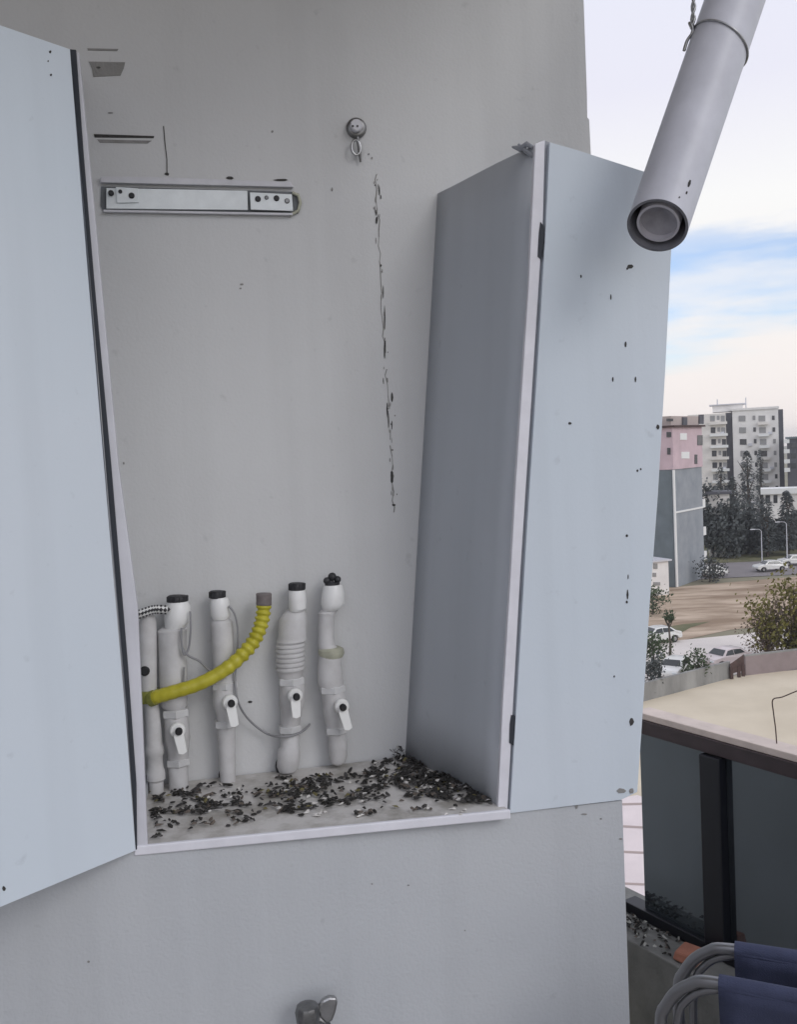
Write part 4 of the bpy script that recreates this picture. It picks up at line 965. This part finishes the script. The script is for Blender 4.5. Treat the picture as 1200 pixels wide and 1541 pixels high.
# windows in the pink storeys on both faces
GP = Plane(g0_ + gb_.n * .13, 52)
for x0, y0, x1, y1 in [(1050, 655, 1058, 670), (1046, 684, 1050, 698), (1024, 652, 1034, 662), (1026, 680, 1038, 690)]:
    b = MB(); P = [GP.pt(x0, y1), GP.pt(x1, y1), GP.pt(x1, y0), GP.pt(x0, y0)]; b.prism(P, GP.n * .05); b.build('window', M_GLASSW if x0 > 1040 else M_WHITEM, bt)
SPn = -tR; SP = Plane(g0_ + SPn * .13, 0); SP.n = SPn; SP.t = dL
for x0, y0, x1, y1 in [(1005, 674, 1010, 684), (1004, 650, 1011, 658), (1004, 630, 1014, 634)]:
    b = MB(); P = [SP.pt(x0, y1), SP.pt(x1, y1), SP.pt(x1, y0), SP.pt(x0, y0)]; b.prism(P, SPn * .05); b.build('window', M_GLASSW, bt)
TP = Plane(g0_ + gb_.n * -.08, 52)
for x0, y0, x1, y1 in [(1027, 628, 1033, 640), (1052, 624, 1058, 638)]:
    b = MB(); P = [TP.pt(x0, y1), TP.pt(x1, y1), TP.pt(x1, y0), TP.pt(x0, y0)]; b.prism(P, TP.n * .2); b.build('window', M_BDARK, bt)
# low pale house left of it
lh = Plane(G(1003, 892), 20); p0 = lh.p - lh.t * 9
hb = thing('low_house', 'small pale low house tucked left of the grey building', 'house', p0)
zt_ = lh.pt(998, 842).z; nb = -lh.n
b = MB(); bfoot(b, p0 + lh.n * 1.5, lh.t, 8.4, nb, 4, GZ, zt_); b.build('wall', M_BWHITE, hb)
b = MB(); bfoot(b, p0 + lh.n * 1.5, lh.t, 8.4, nb, 4, zt_ + .01, zt_ + .2, 0, .3); b.build('roof', M_LIP, hb)
LP = Plane(p0 + lh.n * 1.51, 20)
for x0, y0, x1, y1 in [(984, 848, 990, 856), (983, 862, 988, 868), (984, 876, 994, 881)]:
    b = MB(); b.prism([LP.pt(x0, y1), LP.pt(x1, y1), LP.pt(x1, y0), LP.pt(x0, y0)], LP.n * .06); b.build('window', M_GLASSL, hb)

# apartment tower
TD = 217.0
tA = at_depth(1069, 700, TD); TPL = Plane(tA, -19)
tb_ = thing('apartment_tower', 'tall cream white apartment tower with many windows on the skyline', 'building', flat(tA, GZ))
def tz(x, y): return TPL.pt(x, y).z
pL = flat(tA - TPL.t * 4.5, GZ); pR = flat(TPL.pt(1174, 700), GZ); pM = flat(TPL.pt(1100, 700), GZ); wT = (pR - pL).length; wM = (pM - pL).length
back = -TPL.n
ztop = tz(1130, 617); ztopL = tz(1085, 622)
b = MB(); bfoot(b, pL, TPL.t, wM - .7, back, 14, GZ, ztopL); b.build('wall', M_BCREAM, tb_)
b = MB(); bfoot(b, pM + TPL.t * .7, TPL.t, wT - wM - .7, back, 14.2, GZ, ztop); b.build('wall', M_BWHITE, tb_)
b = MB(); bfoot(b, pM - TPL.t * .69 + back * 1.2, TPL.t, 1.38, back, 12, GZ, ztop - .3); b.build('recess', M_BDARK, tb_)
b = MB(); bfoot(b, pR + TPL.t * .02 + back * .4, TPL.t, 1.0, back, 13, GZ, ztop - .2); b.build('shaded_side', M_BDARK, tb_)  # side face in shade, put in as a dark strip
b = MB(); bfoot(b, pM - TPL.t * 3.5 + back * 3, TPL.t, 6.5, back, 6, ztop + .02, ztop + 1.5); b.build('roof_house', M_BWHITE, tb_)
b = MB(); bfoot(b, pM - TPL.t * 4.2 + back * 2.6, TPL.t, 7.9, back, 7, ztop + 1.52, ztop + 1.75); b.build('roof', M_LIP, tb_)
for xx in (1080, 1124):
    p_ = flat(TPL.pt(xx, 600), ztop) + back * 5; b = MB(); b.tube([p_, p_ + ZUP * 3.0], .12, 0, 6); b.build('antenna', M_LIP, tb_)
b = MB(); bfoot(b, pM + TPL.t * .5 - back * .25, TPL.t, wT - wM - .3, back, 14.6, ztop + .01, ztop + .5); b.build('parapet', M_BWHITE, tb_)
def twin(x0, y0, x1, y1, m):
    b = MB(); o_ = .04; P = [TPL.pt(x0, y1, o_), TPL.pt(x1, y1, o_), TPL.pt(x1, y0, o_), TPL.pt(x0, y0, o_)]; b.prism([p_ - TPL.n * .0 for p_ in P], TPL.n * .06)
    w_ = b.build('window', m, tb_)
random.seed(5)
for fl_i in range(9):
    y = 624 + fl_i * 17.6
    for (xa, xb, mode) in [(1073, 1080, 0), (1083, 1087, 1), (1089, 1095, 0), (1116, 1126, 2), (1137, 1141, 1), (1146, 1156, 3), (1166, 1170, 1)]:
        sh = (y - 690) * .05
        r = random.random()
        m = M_GLASSW if r < (.55 if mode in (0, 2) else .38) else M_GLASSL
        hh = 8.5 if mode in (0, 2, 3) else 6.5
        twin(xa + sh, y + 1.5, xb + sh, y + 1.5 + hh, m)
for fl_i in range(9):
    y = 637 + fl_i * 17.6; sh = (y - 690) * .05
    for xa, xb in ((1071, 1098), (1144, 1160)):
        b = MB(); zc = tz(xa, y); p0_ = flat(TPL.pt(xa + sh, y), zc); p1_ = flat(TPL.pt(xb + sh, y), zc); q = [p0_ + TPL.n * .15, p1_ + TPL.n * .15, p1_ + TPL.n * 1.0, p0_ + TPL.n * 1.0]
        b.hexa([p_ - ZUP * .35 for p_ in q], [p_ + ZUP * .25 for p_ in q]); b.build('balcony', M_WHITEM if fl_i % 3 else M_BCREAM, tb_)
for xx, fi in ((1090, 1), (1090, 4), (1131, 2), (1131, 5), (1143, 3), (1162, 1), (1162, 4), (1131, 7), (1097, 6)):
    yy = 636 + fi * 17.6; b = MB(); cc_ = TPL.pt(xx + (yy - 690) * .05, yy, .05); q = [cc_ - TPL.t * .4, cc_ + TPL.t * .4, cc_ + TPL.t * .4 + TPL.n * .35, cc_ - TPL.t * .4 + TPL.n * .35]
    b.hexa(q, [p_ + ZUP * .6 for p_ in q]); b.build('air_conditioner', M_LIP, tb_)
# dark block at the right edge
dA = at_depth(1186, 700, 200); DPL = Plane(dA, -23); dkb = thing('dark_building', 'dark facade block with white balcony ends at the right edge', 'building', flat(dA, GZ))
b = MB(); bfoot(b, flat(dA, GZ), DPL.t, 16, -DPL.n, 12, GZ, DPL.pt(1195, 660).z); b.build('wall', M_BDARK, dkb)
b = MB(); bfoot(b, flat(dA, GZ), DPL.t, 16, -DPL.n, 12, DPL.pt(1195, 660).z + .01, DPL.pt(1195, 660).z + .4, 0, .3); b.build('roof', M_GREYD, dkb)
for yy in (664, 679, 694, 707):
    zc = DPL.pt(1186, yy).z; e_ = flat(dA, zc); b = MB(); q = [e_ - DPL.t * .6 + DPL.n * .02, e_ + DPL.t * .5 + DPL.n * .02, e_ + DPL.t * .5 + DPL.n * 1.2, e_ - DPL.t * .6 + DPL.n * 1.2]
    b.hexa([p_ - ZUP * .4 for p_ in q], [p_ + ZUP * .4 for p_ in q]); b.build('balcony', M_WHITEM, dkb)
for yy in (671, 686, 701):
    b = MB(); b.prism([DPL.pt(1191, yy + 4, .02), DPL.pt(1199, yy + 4, .02), DPL.pt(1199, yy - 4, .02), DPL.pt(1191, yy - 4, .02)], DPL.n * .05); b.build('window', M_GLASSW, dkb)
# white low shed roof and garden walls between the trees
sA = at_depth(1150, 740, 175); SPL = Plane(sA, -21); sh_ = thing('white_shed', 'long low white roofed shed behind the trees at the right', 'shed', flat(sA, GZ))
zr = SPL.pt(1175, 735).z
b = MB(); bfoot(b, flat(sA, GZ), SPL.t, 14, -SPL.n, 5, GZ, zr - 1.0); b.build('wall', M_BWHITE, sh_)
b = MB(); bfoot(b, flat(sA, GZ), SPL.t, 14, -SPL.n, 5, zr - .99, zr, 0, .5); b.build('roof', M_WHITEM, sh_)
for x0, x1 in ((1153, 1160), (1165, 1171)):
    b = MB(); b.prism([SPL.pt(x0, 757, .02), SPL.pt(x1, 757, .02), SPL.pt(x1, 745, .02), SPL.pt(x0, 745, .02)], SPL.n * .05); b.build('window', M_GLASSW, sh_)
kA = at_depth(1066, 745, 150); KPL = Plane(kA, -17); kh = thing('garden_shelter', 'pale flat roofed shelter between the grey building and the slim cypress', 'shelter', flat(kA, GZ))
zr = KPL.pt(1080, 738).z
b = MB(); bfoot(b, flat(kA, GZ), KPL.t, 3.2, -KPL.n, 4, GZ, zr - .6); b.build('wall', M_BCREAM, kh)
b = MB(); bfoot(b, flat(kA, GZ), KPL.t, 3.2, -KPL.n, 4, zr - .59, zr - .2, 0, .3); b.build('roof', M_BDARK, kh)

# ------------------------------------------------------------------ thin haze over the town
hz = bpy.data.materials.new('haze'); hz.use_nodes = True; t = hz.node_tree; t.nodes.clear()
o = nd(t, 'ShaderNodeOutputMaterial'); pvn = nd(t, 'ShaderNodeVolumePrincipled'); pvn.inputs['Color'].default_value = (.93, .93, .97, 1); pvn.inputs['Density'].default_value = .0003
t.links.new(pvn.outputs[0], o.inputs['Volume'])
b = MB(); b.hexa([Vector((-905, -205, GZ - 1)), Vector((1305, -205, GZ - 1)), Vector((1305, 2205, GZ - 1)), Vector((-905, 2205, GZ - 1))],
                 [Vector((-905, -205, 18)), Vector((1305, -205, 18)), Vector((1305, 2205, 18)), Vector((-905, 2205, 18))])
struct(b.build('haze', hz), 'thin pale haze over the town', 'stuff')
